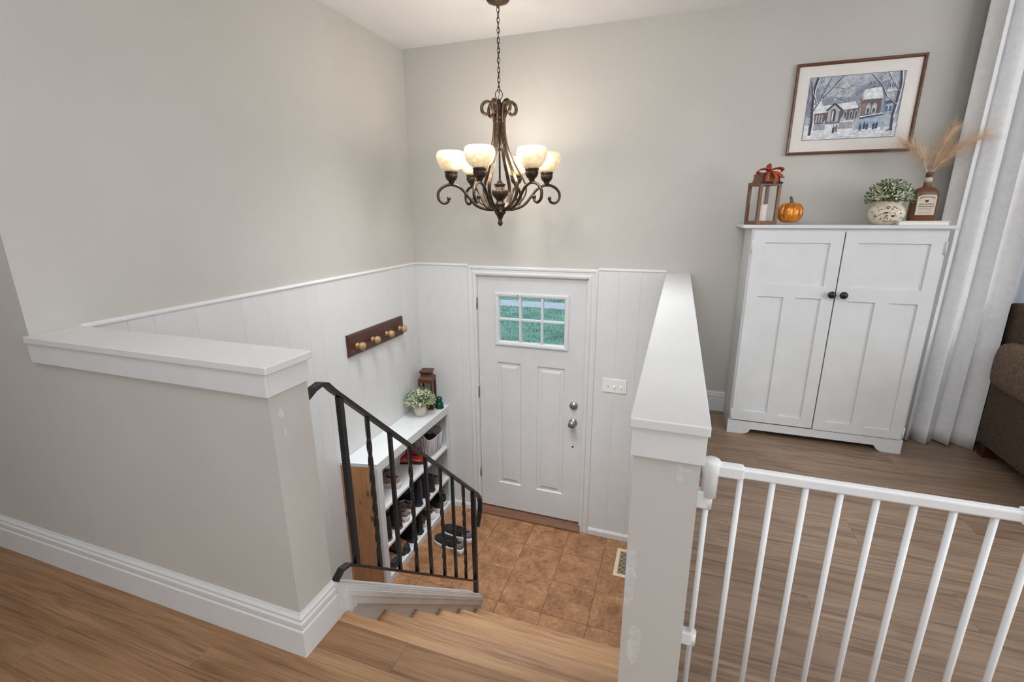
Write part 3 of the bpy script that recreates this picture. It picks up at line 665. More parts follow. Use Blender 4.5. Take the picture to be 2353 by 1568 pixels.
# top tier
shoe('running_shoe', 'dusty pink running shoe on the top tier, at the open front of its pair', (.205, -.735, S1), DW(184), .255, .085, .10, 'low', M_pink, M_wsole, ml=M_pink, sole_h=.032, heel=M_pink)
shoe('running_shoe', 'dusty pink running shoe on the top tier, tucked behind its mate', (.105, -.665, S1), DW(186), .255, .085, .10, 'low', M_pink, M_wsole, ml=M_pink, sole_h=.032, heel=M_pink)
st_red = (M_offw, [((.10, .42, .80), (.40, .50, .80)), ((.42, .46, .84), (.60, .28, .98)), ((.55, .5, .86), (.74, .26, 1.02))])
shoe('red_running_shoe', 'bright red running shoe with cream stripes at the open shelf front', (.20, -.36, S1), DW(192), .26, .085, .095, 'low', M_red, M_dsole, ml=M_red, sole_h=.016, heel=M_redd, stripe=st_red)
shoe('red_running_shoe', 'bright red running shoe pushed against the white basket behind its mate', (.125, -.29, S1), DW(196), .26, .085, .105, 'low', M_red, M_dsole, ml=M_red, sole_h=.016, heel=M_redd, stripe=st_red)
# middle tier, heels outward
shoe('ankle_boot', 'black ankle boot with brown sole nearest the pine end board', (.235, -.935, S2), DW(180), .21, .085, .21, 'tall', M_black, M_bsole, sole_h=.018)
shoe('ankle_boot', 'black ankle boot with brown sole beside the mauve sneakers', (.235, -.80, S2), DW(177), .21, .085, .21, 'tall', M_black, M_bsole, sole_h=.018)
st_w = (M_inkd, [((.05, .22, 1.02), (.6, .2, 1.04))])
shoe('canvas_sneaker', 'mauve low sneaker with white sole touching the black ankle boot', (.235, -.70, S2), DW(183), .205, .078, .10, 'low', M_mauve, M_wsole, ml=M_wsole, sole_h=.03, stripe=st_w)
shoe('canvas_sneaker', 'mauve low sneaker with white sole touching the navy rain boot', (.225, -.60, S2), DW(178), .20, .078, .105, 'low', M_mauve, M_wsole, ml=M_wsole, sole_h=.03, heel=M_brown, stripe=st_w)
shoe('rain_boot', 'navy blue rain boot standing mid shelf on the middle tier', (.235, -.495, S2), DW(180), .21, .09, .255, 'tall', M_navy, M_dsole, sole_h=.02)
shoe('suede_boot', 'brown suede boot beside the navy rain boot', (.235, -.375, S2), DW(184), .205, .075, .15, 'tall', M_brown, M_dsole, sole_h=.024, heel=M_dsole)
shoe('suede_boot', 'brown suede boot beside the sage grey slipper', (.235, -.285, S2), DW(180), .205, .075, .155, 'tall', M_brown, M_dsole, sole_h=.024, heel=M_dsole)
shoe('slipper', 'sage grey felt slipper at the door end of the middle tier', (.225, -.16, S2), DW(170), .20, .09, .085, 'flat', M_gshoe, M_gshoe, sole_h=.02)
# bottom tier
shoe('hiking_boot', 'tan hiking boot with dark toe cap nearest the pine end board', (.035, -.90, S3), DW(-3), .215, .095, .17, 'boot', M_tan, M_dsole, ml=M_offw, sole_h=.03, toe=M_dsole, cuff=M_black)
shoe('hiking_boot', 'tan hiking boot with dark toe cap beside the black winter boots', (.035, -.745, S3), DW(0), .215, .095, .18, 'boot', M_tan, M_dsole, ml=M_offw, sole_h=.03, toe=M_dsole, cuff=M_black)
shoe('winter_boot', 'black leather winter boot next to the hiking boots', (.235, -.61, S3), DW(180), .205, .085, .19, 'boot', M_blackl, M_dsole, ml=M_black, sole_h=.022)
shoe('winter_boot', 'black leather winter boot next to the white soled brown sneakers', (.235, -.51, S3), DW(180), .205, .085, .20, 'boot', M_blackl, M_dsole, ml=M_black, sole_h=.022)
shoe('leather_sneaker', 'white and brown sneaker beside the black winter boots', (.03, -.395, S3), DW(0), .21, .08, .10, 'low', M_brown, M_wsole, ml=M_wsole, sole_h=.03, toe=M_wsole)
shoe('leather_sneaker', 'white and brown sneaker beside the black trainers', (.03, -.30, S3), DW(0), .21, .08, .105, 'low', M_brown, M_wsole, ml=M_wsole, sole_h=.03, toe=M_wsole)
tk = (M_wsole, [((.14, .40, .80), (.20, .34, .82)), ((.20, .34, .82), (.42, .52, .84))])
shoe('trainer', 'black trainer with a white tick and white sole beside the brown sneakers', (.245, -.20, S3), DW(176), .21, .08, .115, 'low', M_black, M_wsole, ml=M_black, sole_h=.03, stripe=tk)
shoe('trainer', 'black trainer with white sole at the door end of the bottom tier', (.235, -.098, S3), DW(180), .20, .08, .115, 'low', M_blackl, M_wsole, ml=M_black, sole_h=.03)
# on the tiles
st_c = (M_crims, [((.02, .30, .80), (.30, .28, 1.0))])
shoe('floor_runner', 'black and grey running shoe on the tiles with a crimson heel band', (.625, -.575, F), DW(163), .30, .10, .105, 'low', M_black, M_wsole, ml=M_black, sole_h=.032, heel=M_grey, stripe=st_c)
shoe('floor_runner', 'black and grey running shoe on the tiles behind its mate', (.635, -.435, F), DW(165), .30, .10, .105, 'low', M_black, M_wsole, ml=M_black, sole_h=.032, heel=M_grey)

# basket on the top tier
bk = thing('basket', 'white ribbed oval basket with loop handles beside the red shoes', 'basket', (.135, -.165, S1))
seg = 40; mb = MB(); prof = [(.0, .003), (.72, .003), (.80, .0), (.86, .02), (.95, .09), (1.0, .155), (.985, .157), (.92, .09), (.80, .012), (0, .012)]
vs = []
for r, z in prof:
    for k in range(seg):
        a = 2*PI*k/seg; c_, s_ = math.cos(a), math.sin(a)
        dip = (.028*abs(s_)**6) if z > .1 else 0
        vs.append((.088*r*math.copysign(abs(c_)**.6, c_), .135*r*math.copysign(abs(s_)**.6, s_), z+dip))
fs = [(i*seg+k, i*seg+(k+1) % seg, (i+1)*seg+(k+1) % seg, (i+1)*seg+k) for i in range(len(prof)-1) for k in range(seg)]
mb.add(vs, fs, 0, True); mb.build('basket_body', mat('basket_grey_weave', (176, 170, 172), .8, var=.06, scale=60), bk, world=False)
for k in range(seg):
    a = 2*PI*(k+.5)/seg; c_, s_ = math.cos(a), math.sin(a); cx_, sy__ = math.copysign(abs(c_)**.6, c_), math.copysign(abs(s_)**.6, s_); dip = .028*abs(s_)**6
    MB().tube([(.088*r*cx_*1.015, .135*r*sy__*1.015, z+(dip if z > .1 else 0)) for r, z in ((.86, .01), (.91, .05), (.96, .10), (1.0, .155))], .0032, 5).build('rib', M_wicker, bk, world=False)
mb = MB(); mb.tube([(.088*math.copysign(abs(math.cos(2*PI*k/seg))**.6, math.cos(2*PI*k/seg)), .135*math.copysign(abs(math.sin(2*PI*k/seg))**.6, math.sin(2*PI*k/seg)), .157+.028*abs(math.sin(2*PI*k/seg))**6) for k in range(seg)], .0045, 6, closed=True); mb.build('rim', M_wicker, bk, world=False)
for s in (-1, 1): MB().tube([(-.05, s*.128, .172), (-.045, s*.137, .195), (-.02, s*.141, .212), (.02, s*.141, .212), (.045, s*.137, .195), (.05, s*.128, .172)], .005, 8).build('handle', M_wicker, bk, world=False)
mb = MB(); rg = random.Random(9)
vs = [(.0, 0, .14)]
for r in (.5, .9):
    for k in range(14): a = 2*PI*k/14; vs.append((.078*r*math.cos(a), .12*r*math.sin(a), .128+rg.uniform(-.012, .02)*(1 if r < .8 else .2)-.03*(r > .8)))
fs = [(0, 1+k, 1+(k+1) % 14) for k in range(14)]+[(1+k, 15+k, 15+(k+1) % 14, 1+(k+1) % 14) for k in range(14)]
mb.add(vs, fs, 0, True); o = mb.build('knit_bundle', mat('dark_knit_wool', (44, 36, 38), .9, var=.2, scale=60, bump=.5, bscale=200)); o.location = (.135, -.165, S1); tag(o, 'dark woollen bundle lying inside the white ribbed basket', 'clothing')

# ------------------------------------------------------------------ foliage helper
def leaves(mb, cx, cy_, cz, R, n, size, rg, squash=.8, mis=(0, 1), bias=0., flowers=0, fsize=.008):
    for i in range(n):
        a = rg.uniform(0, 2*PI); e = math.asin(rg.uniform(-.15, 1)); r = R*rg.uniform(.5, 1.12)
        p = Vector((cx+r*math.cos(a)*math.cos(e), cy_+r*math.sin(a)*math.cos(e), cz+r*math.sin(e)*squash))
        dr = Vector((math.cos(a)*math.cos(e), math.sin(a)*math.cos(e), math.sin(e)*.8+.2)); dr += Vector((rg.uniform(-.7, .7), rg.uniform(-.7, .7), rg.uniform(-.5, .7))); dr.normalize()
        sd = dr.cross(Vector((rg.uniform(-1, 1), rg.uniform(-1, 1), rg.uniform(-1, 1)))).normalized(); nn = dr.cross(sd)
        s = size*rg.uniform(.6, 1.2); w_ = s*.28
        mb.add([p, p+dr*s*.5+sd*w_+nn*s*.08, p+dr*s, p+dr*s*.5-sd*w_+nn*s*.08], [(0, 1, 2, 3)], rg.choice(mis))
    for i in range(flowers):
        a = rg.uniform(0, 2*PI); e = math.asin(rg.uniform(0, 1)); r = R*rg.uniform(.86, 1.04)
        p = Vector((cx+r*math.cos(a)*math.cos(e), cy_+r*math.sin(a)*math.cos(e), cz+r*math.sin(e)*squash))
        for j in range(4):
            d1 = Vector((rg.uniform(-1, 1), rg.uniform(-1, 1), rg.uniform(-.3, 1))).normalized(); sd = d1.cross(Vector((rg.uniform(-1, 1), rg.uniform(-1, 1), rg.uniform(-1, 1)))).normalized()
            s = fsize*rg.uniform(.7, 1.2); mb.add([p, p+d1*s*.6+sd*s*.4, p+d1*s, p+d1*s*.6-sd*s*.4], [(0, 1, 2, 3)], 2)
def stems(mb, cx, cy_, z0, cz, R, n, rg, squash=.8):
    for i in range(n):
        a = rg.uniform(0, 2*PI); e = rg.uniform(.25, 1.4); r = R*.85
        p = Vector((cx+r*math.cos(a)*math.cos(e), cy_+r*math.sin(a)*math.cos(e), cz+r*math.sin(e)*squash)); b = Vector((cx+.2*R*math.cos(a)*.6, cy_+.2*R*math.sin(a)*.6, z0))
        mb.tube([b, (b+p)/2+Vector((0, 0, .015)), p], .0012, 4)

# items on the shoe shelf
rg = random.Random(21)
pp = thing('potted_plant', 'small green and white plant in a blush pot on the shoe shelf', 'plant', (.13, -.262, ST))
MB().lathe([(.040, 0), (.046, .004), (.050, .04), (.052, .078), (.050, .082), (.046, .080), (.044, .066), (0, .066)], 28).build('pot', M_potpink, pp, world=False)
mb = MB(); stems(mb, 0, 0, .066, .115, .10, 22, rg); mb.build('stems', M_stem, pp, world=False)
mb = MB(); leaves(mb, 0, 0, .110, .112, 1500, .018, rg, .9, (0, 1, 0, 3), flowers=170, fsize=.013); mb.build('foliage', [M_leafl, M_leaf, M_bloom, M_leaf], pp, world=False, kind='stuff', fixn=False)
def lantern(label, loc, rz, s, h, m, cap):
    t = thing('lantern', label, 'lantern', loc, rz)
    a = s/2; p = s*.13
    MB().box(-a, a, -a, a, 0, .02, .002).build('base', m, t, world=False)
    for sx_ in (-1, 1):
        for sy_ in (-1, 1): MB().box(sx_*a-(p if sx_ > 0 else 0), sx_*a+(p if sx_ < 0 else 0), sy_*a-(p if sy_ > 0 else 0), sy_*a+(p if sy_ < 0 else 0), .018, h-.018, .001).build('post', m, t, world=False)
    mb = MB()
    for s_ in (-1, 1):
        mb.box(-a, a, s_*a-(p if s_ > 0 else 0), s_*a+(p if s_ < 0 else 0), h-.02, h, .001); mb.box(s_*a-(p if s_ > 0 else 0), s_*a+(p if s_ < 0 else 0), -a+p, a-p, h-.02, h, .001)
    mb.build('top_frame', m, t, world=False)
    for s_ in (-1, 1):
        MB().box(-a+p, a-p, s_*(a-p*.5)-.001, s_*(a-p*.5)+.001, .02, h-.02).build('pane', M_lglass, t, world=False)
        MB().box(s_*(a-p*.5)-.001, s_*(a-p*.5)+.001, -a+p, a-p, .02, h-.02).build('pane', M_lglass, t, world=False)
    cap(t, a, h, m); return t
def cap1(t, a, h, m):
    mb = MB(); v0 = a*1.02; v1 = a*.70; vs = [(x*v, y*v, z) for v, z in ((v0, h), (v0, h+.012), (v1, h+.03), (v1, h+.046)) for x, y in ((-1, -1), (1, -1), (1, 1), (-1, 1))]
    mb.add(vs, [(i*4+k, i*4+(k+1) % 4, i*4+4+(k+1) % 4, i*4+4+k) for i in range(3) for k in range(4)]+[(3, 2, 1, 0), (12, 13, 14, 15)]); mb.build('roof', m, t, world=False)
    mb = MB(); vs = [(x*v, y*v, z) for v, z in ((a*.62, h+.046), (a*.86, h+.074), (a*.80, h+.078)) for x, y in ((-1, -1), (1, -1), (1, 1), (-1, 1))]
    mb.add(vs, [(i*4+k, i*4+(k+1) % 4, i*4+4+(k+1) % 4, i*4+4+k) for i in range(2) for k in range(4)]+[(3, 2, 1, 0), (8, 9, 10, 11)]); mb.build('finial', m, t, world=False)
lantern('dark brown wooden lantern standing behind the plant on the shoe shelf', (.112, -.098, ST), DW(12), .118, .255, M_lwoodd, cap1)
cdl = MB().lathe([(.028, 0), (.028, .09), (.024, .093), (.010, .089), (0, .088)], 20).build('pillar_candle', mat('dark_red_candle', (92, 34, 30), .5, var=.06)); cdl.location = (.112, -.098, ST+.02); tag(cdl, 'dark red pillar candle inside the lantern on the shoe shelf', 'candle')
ins = MB().lathe([(.036, 0), (.037, .006), (.033, .020), (.030, .030), (.033, .036), (.033, .044), (.024, .050), (.021, .058), (.024, .066), (.024, .086), (.020, .096), (.012, .102), (0, .103)], 28)
o = ins.build('glass_insulator', M_teal); o.location = (.212, -.085, ST); tag(o, 'dark green glass insulator beside the plant on the shoe shelf', 'ornament')

# ------------------------------------------------------------------ cabinet
CX0, CX1, CYF, CT = 2.40, 3.305, -.345, 2.453
cb = thing('cabinet', 'white painted two door cupboard with recessed panels against the grey wall', 'cabinet', ((CX0+CX1)/2, -.19, H))
mb = MB().box(CX0, CX0+.018, CYF+.02, -.012, H, CT-.018); mb.box(CX1-.018, CX1, CYF+.02, -.012, H, CT-.018); mb.box(CX0+.018, CX1-.018, -.02, -.012, H+.09, CT-.018); mb.box(CX0+.018, CX1-.018, CYF+.022, -.02, H+.075, H+.09)
mb.box(CX0, CX0+.022, CYF+.001, CYF+.02, H+.085, CT-.018, .001); mb.box(CX1-.022, CX1, CYF+.001, CYF+.02, H+.085, CT-.018, .001); mb.box(CX0+.022, CX1-.022, CYF+.001, CYF+.02, CT-.034, CT-.018, .001)
mb.build('carcass', M_cab, cb)
MB().box(CX0-.052, CX1+.03, CYF-.022, -.004, CT-.018, CT, .004).build('cabinet_top', M_cab, cb)
pts = [(CX0-.004, H), (CX0+.075, H)]
for t in range(7): a = PI/2*t/6; pts.append((CX0+.075+.05*math.sin(a)*1.0, H+.034*(1-math.cos(a))))
q2 = [(CX0+.125+.02, H+.036)]
pts = pts+q2; mir = [(CX0+CX1-x, z) for x, z in pts[::-1]]
poly = pts+mir+[(CX1+.004, H+.085), (CX0-.004, H+.085)]
MB().prism([(x, CYF-.006, z) for x, z in poly], (0, .026, 0)).build('plinth', M_cab, cb)
def cdoor(x0, x1, z0, z1, panels):
    d = MB(); y = CYF-.012
    xs = sorted({x0, x1, *[h[0] for h in panels], *[h[1] for h in panels]}); zs = sorted({z0, z1, *[h[2] for h in panels], *[h[3] for h in panels]})
    for a, b in zip(xs[:-1], xs[1:]):
        for c, e in zip(zs[:-1], zs[1:]):
            if any(h[0] <= a+1e-6 and h[1] >= b-1e-6 and h[2] <= c+1e-6 and h[3] >= e-1e-6 for h in panels): continue
            d.add([(a, y, c), (b, y, c), (b, y, e), (a, y, e)], [(0, 1, 2, 3)])
    for h in panels: d.rings([(h[0], h[1], h[2], h[3], 0), (h[0]+.002, h[1]-.002, h[2]+.002, h[3]-.002, .009)], y)
    d.add([(x0, y, z0), (x1, y, z0), (x1, y, z1), (x0, y, z1), (x0, y+.018, z0), (x1, y+.018, z0), (x1, y+.018, z1), (x0, y+.018, z1)], [(0, 4, 5, 1), (1, 5, 6, 2), (2, 6, 7, 3), (3, 7, 4, 0), (7, 6, 5, 4)])
    return d.build('door', M_cab, cb, fixn=False)
dl = cdoor(2.412, 2.850, 1.272, 2.420, [(2.472, 2.790, 2.120, 2.358), (2.466, 2.603, 1.335, 2.052), (2.663, 2.788, 1.326, 2.052)])
dr = cdoor(2.856, 3.292, 1.268, 2.420, [(2.917, 3.236, 2.118, 2.360), (2.917, 3.045, 1.325, 2.045), (3.108, 3.236, 1.318, 2.045)])
for dd, kx in ((dl, 2.832), (dr, 2.888)):
    yl([(.007, 0), (.007, .010), (.014, .014), (.0195, .020), (.0195, .026), (.012, .031), (0, .032)], 22, kx, 2.080, CYF-.012, sx=1.0).build('knob', M_blackk, dd)
    hx = 2.407 if dd is dl else 3.298
    for z in (2.34, 1.31):
        mb = MB().box(hx-.006, hx+.006, CYF-.014, CYF-.002, z-.03, z+.03, .0015); mb.tube([(hx, CYF-.016, z-.034), (hx, CYF-.016, z+.034)], .0045, 8); mb.build('hinge', M_cab, dd)

# ------------------------------------------------------------------ things on the cabinet
def cap2(t, a, h, m):
    mb = MB(); vs = [(x*v, y*v, z) for v, z in ((a*.78, h-.004), (a*.70, h+.034), (a*.72, h+.036), (a*.72, h+.045)) for x, y in ((-1, -1), (1, -1), (1, 1), (-1, 1))]
    mb.add(vs, [(i*4+k, i*4+(k+1) % 4, i*4+4+(k+1) % 4, i*4+4+k) for i in range(3) for k in range(4)]+[(3, 2, 1, 0), (12, 13, 14, 15)]); mb.build('roof', m, t, world=False)
    mb = MB(); mb.tube([(-a*1.0, -a*1.03, h-.006), (a*1.03, -a*1.03, h-.006)], .005, 8); mb.tube([(-a*.75, -a*1.0, h-.004), (-a*.72, -a*.85, h+.03), (-a*.5, -a*.74, h+.047), (a*.5, -a*.74, h+.047), (a*.72, -a*.85, h+.03), (a*.75, -a*1.0, h-.004)], .0045, 8); mb.build('strap', M_strap, t, world=False)
LL = (2.452, -.215, CT)
lantern('light brown wooden lantern with a rust ribbon bow on the white cupboard', LL, DW(24), .125, .235, M_lwood, cap2)
o = MB().lathe([(.030, 0), (.031, .002), (.031, .086), (.029, .094), (.024, .090), (.010, .088), (0, .088)], 24).build('pillar_candle', M_cream); o.location = (LL[0], LL[1], CT+.02); tag(o, 'cream pillar candle inside the lantern on the white cupboard', 'candle')
bw = thing('ribbon_bow', 'rust velvet ribbon bow tied on top of the wooden lantern', 'bow', (LL[0]+.012, LL[1]-.015, CT+.28), DW(20))
def ribbon(name, path, wd):
    mb = MB(); mb.tube(path, 0, flat=(wd, .0012), upv=(0, -.35, 1) if False else None); return mb.build(name, M_ribbon, bw, world=False)
def loop(dx, dz, dy, s, name='loop'):
    pts = []
    for k in range(13):
        a = PI*2*k/12; r = s
        pts.append((dx*s*(1-math.cos(a))*1.0, dy*s*(1-math.cos(a))-.016*math.sin(a), .012+dz*s*(1-math.cos(a))+.014*math.sin(a)*(1-abs(dz))))
    mb = MB(); P = [Vector(p) for p in pts]; vs = []
    for p in P: vs += [p+Vector((0, -.014, .004)), p+Vector((0, .014, -.004))]
    fs = [(2*i, 2*i+1, 2*i+3, 2*i+2) for i in range(12)]; mb.add(vs, fs, 0, True); o = mb.build(name, M_ribbon, bw, world=False, fixn=False)
    o.modifiers.new('thick', 'SOLIDIFY').thickness = .003
loop(1, .05, -.1, .036); loop(-1, 0.02, .0, .034); loop(-.15, .9, .1, .022)
for pts in ([(0, -.01, .012), (-.02, -.03, .004), (-.034, -.052, -.02), (-.036, -.07, -.045)], [(0, -.012, .012), (.012, -.035, .0), (.016, -.06, -.028), (.002, -.07, -.058)], [(0, -.01, .012), (.02, -.03, .006), (.038, -.05, -.01), (.045, -.068, -.03)]):
    mb = MB(); vs = []
    for p in pts: vs += [Vector(p)+Vector((-.010, 0, 0)), Vector(p)+Vector((.010, 0, .002))]
    mb.add(vs, [(2*i, 2*i+1, 2*i+3, 2*i+2) for i in range(3)], 0, True); o = mb.build('tail', M_ribbon, bw, world=False, fixn=False); o.modifiers.new('thick', 'SOLIDIFY').thickness = .002
MB().lathe([(0, -.002), (.012, .002), (.014, .012), (.010, .022), (0, .025)], 12).build('knot', M_ribbon, bw, world=False)

pk = thing('pumpkin', 'small copper glazed ceramic pumpkin beside the ribboned lantern', 'pumpkin', (2.601, -.215, CT))
mb = MB(); seg = 72; vs = []; n = 16
for i in range(n+1):
    t = PI*i/n; r0 = math.sin(t); z = .066-.064*math.cos(t)
    for k in range(seg):
        a = 2*PI*k/seg; rib = abs(math.sin(a*4)); f = 1-.16*(1-rib)**2.2
        r = .066*(r0**.8)*f; zz = z-(.016*(1-r0)**2 if i > n/2 else -.012*(1-r0)**2)
        vs.append((r*math.cos(a), r*math.sin(a), max(0, zz)))
mb.add(vs, [(i*seg+k, i*seg+(k+1) % seg, (i+1)*seg+(k+1) % seg, (i+1)*seg+k) for i in range(n) for k in range(seg)], 0, True); mb.build('shell', M_pump, pk, world=False)
MB().tube([(0, 0, .110), (.001, 0, .125), (-.001, 0, .138), (-.006, .001, .149), (-.011, .002, .152)], [.013, .009, .0075, .0075, .008], 10).build('stem', M_pstem, pk, world=False)

# books
b1 = thing('book', 'white closed book lying under the brown bottle', 'book', (3.21, -.22, CT))
mb = MB().box(3.095, 3.312, -.31, -.13, CT, CT+.003); mb.box(3.095, 3.312, -.31, -.13, CT+.018, CT+.021); mb.box(3.095, 3.099, -.31, -.13, CT+.002, CT+.019); mb.build('cover', M_book, b1)
MB().box(3.0995, 3.308, -.306, -.134, CT+.0032, CT+.0178).build('page_block', M_page, b1)

# floral pot with plant
PX, PY = 3.062, -.215
fp = thing('potted_plant', 'bushy plant with white blooms in a round bird painted cream pot', 'plant', (PX, PY, CT))
pprof = [(.048, 0), (.052, .004), (.070, .022), (.082, .045), (.084, .062), (.078, .085), (.064, .101), (.058, .106), (.060, .110), (.066, .116), (.066, .122), (.060, .124), (.055, .118), (.052, .108), (0, .106)]
pot = MB().lathe(pprof, 40).build('pot', M_pot, fp, world=False)
def pr_at(z):
    for (r0, z0), (r1, z1) in zip(pprof[:8], pprof[1:8]):
        if z0 <= z <= z1: return r0+(r1-r0)*(z-z0)/(z1-z0)
    return .05
def onpot(a, z): r = pr_at(z)+.0006; return (r*math.cos(a), r*math.sin(a), z)
mb = MB(); rgp = random.Random(4); A0 = -PI/2-.30
def stroke(pts, w_): mb.tube([onpot(A0+a, z) for a, z in pts], w_, 5)
stroke([(-.75, .034), (-.5, .045), (-.25, .058), (0, .064), (.25, .060), (.45, .066), (.6, .074)], .0011)
stroke([(-.5, .075), (-.35, .082), (-.2, .078), (-.05, .086), (.05, .094)], .0009)
stroke([(-.06, .094), (.02, .097), (.1, .094), (.12, .086), (.05, .084), (-.03, .088)], .001)
stroke([(.3, .088), (.5, .090), (.7, .082), (.8, .072)], .001)
stroke([(-.1, .02), (.1, .018), (.4, .019), (.7, .024)], .0013)
stroke([(-.2, .016), (-.12, .028), (-.02, .034), (.02, .046)], .0008)
for i in range(46):
    a = rgp.gauss(0, .42); z = rgp.uniform(.028, .092); da, dz = rgp.uniform(-.10, .10), rgp.uniform(-.008, .008)
    stroke([(a, z), (a+da*.5, z+dz*.5+.002), (a+da, z+dz)], rgp.choice((.0007, .001, .0017)))
for (a, z) in ((-.05, .062), (.05, .064), (-.62, .046), (.32, .047), (.42, .048), (.38, .044), (.8, .06)):
    stroke([(a-.04, z-.002), (a, z+.001), (a+.04, z)], .0030)
mb.build('painted_motif', M_inkd, pot, world=False, kind='stuff')
mb = MB(); stems(mb, 0, 0, .106, .135, .085, 26, rg); mb.build('stems', M_stem, fp, world=False)
mb = MB(); leaves(mb, 0, 0, .128, .094, 1900, .016, rg, 1.0, (0, 1, 1, 0, 3), flowers=300, fsize=.013); mb.build('foliage', [M_leaf, M_leafd, M_bloom, M_leafl], fp, world=False, kind='stuff', fixn=False)

# bottle
BX, BY, BZ = 3.222, -.205, CT+.021
bt = thing('bottle', 'brown flask shaped bottle with a paper label standing on the white book', 'bottle', (BX, BY, BZ))
mb = MB(); seg = 36; vs = []
bp = [(.0, 0), (.95, 0), (1, .004), (1, .118), (.985, .134), (.92, .148), (.78, .160), (.55, .168), (.34, .172), (.28, .178), (.27, .198), (.255, .212), (.25, .232), (.27, .234), (.27, .244), (.2, .246), (.18, .24), (0, .238)]
for r, z in bp:
    for k in range(seg):
        a = 2*PI*k/seg; c_, s_ = math.cos(a), math.sin(a); e = .62 if r > .5 else 1.0
        ry_ = .034 if r > .5 else .058*.95
        vs.append((.059*r*math.copysign(abs(c_)**e, c_), (ry_*r)*math.copysign(abs(s_)**e, s_), z))
mb.add(vs, [(i*seg+k, i*seg+(k+1) % seg, (i+1)*seg+(k+1) % seg, (i+1)*seg+k) for i in range(len(bp)-1) for k in range(seg)], 0, True); body = mb.build('glass_body', M_amber, bt, world=False)
LY = -.0345
pts = [(-.041, .03), (.041, .03)]+[(.041*math.cos(a), .121+.012*math.sin(a)) for a in [PI*k/10 for k in range(11)]]
lab = MB().prism([(x, LY-.0002, z) for x, z in pts], (0, -.0006, 0)).build('label', M_label, bt, world=False)
mb = MB()
def dash(x0, x1, z, hgt, rg_):
    x = x0
    while x < x1: l_ = rg_.uniform(.0015, .004); mb.box(x, min(x+l_, x1), LY-.0013, LY-.0007, z, z+hgt*rg_.uniform(.6, 1)); x += l_+.0009
rgl = random.Random(11)
for k in range(11):
    a = PI*(.86-.072*k); xx, zz = .033*math.cos(a)*1.05, .108+.011*math.sin(a); mb.box(xx-.0019, xx+.0016, LY-.0013, LY-.0007, zz, zz+.0068*rgl.uniform(.7, 1))
dash(-.032, .034, .083, .005, rgl); dash(-.035, .036, .072, .005, rgl); dash(-.030, .028, .063, .0018, rgl); dash(-.030, .030, .058, .0014, rgl); dash(-.02, .03, .050, .001, rgl); dash(-.03, .03, .042, .001, rgl); dash(-.03, .02, .036, .001, rgl)
mb.build('lettering', M_ink, lab, world=False, kind='stuff')
MB().prism([(x, LY-.0008, z) for x, z in ((0, .093), (.007, .099), (.0085, .106), (.004, .1065), (0, .104), (-.004, .1065), (-.0085, .106), (-.007, .099))], (0, -.0006, 0)).build('emblem', M_inkd, lab, world=False)
MB().lathe([(.0168, .196), (.0168, .218), (.0160, .219), (.0160, .196)], 28).build('neck_paper', M_label, bt, world=False)
def plume(label, tip, mid, rg_, wid, dens):
    root = Vector((BX+rg_.uniform(-.006, .006), BY+rg_.uniform(-.003, .003), BZ+.222)); T = Vector(tip); Mi = Vector(mid)
    t = thing('pampas_plume', label, 'dried grass', tuple(root), 0)
    def bz(u): return root*(1-u)**2+Mi*2*u*(1-u)+T*u*u
    MB().tube([bz(i/10)-root for i in range(11)], [.0016*(1-.06*i) for i in range(11)], 5).build('stem', M_pampas, t, world=False)
    mb = MB()
    for i in range(dens):
        u = rg_.uniform(.12, 1.0); p = bz(u)-root; tg = (bz(min(1, u+.02))-bz(max(0, u-.02))).normalized()
        sd = Vector((rg_.gauss(0, 1), rg_.gauss(0, .5), rg_.gauss(0, 1))); sd = (sd-tg*sd.dot(tg)).normalized()
        ln = wid*rg_.uniform(.6, 1.3)*(1.25-.45*u); dv = (tg*.93+sd*rg_.uniform(.3, 1.25)).normalized(); e = p+dv*ln+Vector((0, 0, -.012*ln/.1)); m_ = p+dv*ln*.5
        wv_ = tg.cross(sd)*.00032
        mb.add([p-wv_, p+wv_, m_+wv_*.8, m_-wv_*.8, e], [(0, 1, 2, 3), (3, 2, 4)])
    mb.build('feathery_head', M_pampas, t, world=False, kind='stuff', fixn=False)
rgp = random.Random(31)
plume('apricot pampas plume arching over the corner of the framed print', (3.075, -.20, 2.868), (3.17, -.20, 2.85), rgp, .105, 900)
plume('apricot pampas plume standing most upright in the brown bottle', (3.285, -.20, 2.925), (3.235, -.20, 2.82), rgp, .105, 1300)
plume('apricot pampas plume sweeping sideways across the white curtain', (3.40, -.245, 2.885), (3.28, -.225, 2.83), rgp, .105, 1300)

# ------------------------------------------------------------------ framed print
FX0, FX1, FZ0, FZ1 = 2.570, 3.180, 2.848, 3.333
fpn = thing('framed_print', 'framed wintry house print in a white mat hanging above the cupboard', 'picture', ((FX0+FX1)/2, -.001, (FZ0+FZ1)/2))
mb = MB(); n = 4
prof = [(0, 0), (0, .018), (.004, .022), (.010, .020), (.014, .014), (.016, .010), (.016, 0)]
P = []
for cx_, cz_, dx, dz in ((FX0, FZ0, 1, 1), (FX1, FZ0, -1, 1), (FX1, FZ1, -1, -1), (FX0, FZ1, 1, -1)): P.append([(cx_+dx*a, -.001-b, cz_+dz*a) for a, b in prof])
m_ = len(prof); mb.add([v for r in P for v in r], [(i*m_+k, i*m_+(k+1) % m_, ((i+1) % 4)*m_+(k+1) % m_, ((i+1) % 4)*m_+k) for i in range(4) for k in range(m_)]); mb.build('frame', M_frame, fpn)
MB().box(FX0+.012, FX1-.012, -.008, -.002, FZ0+.012, FZ1-.012).build('mat_board', M_mat, fpn)
MB().box(FX0+.013, FX1-.013, -.0135, -.012, FZ0+.013, FZ1-.013).build('glass', M_pglass, fpn)
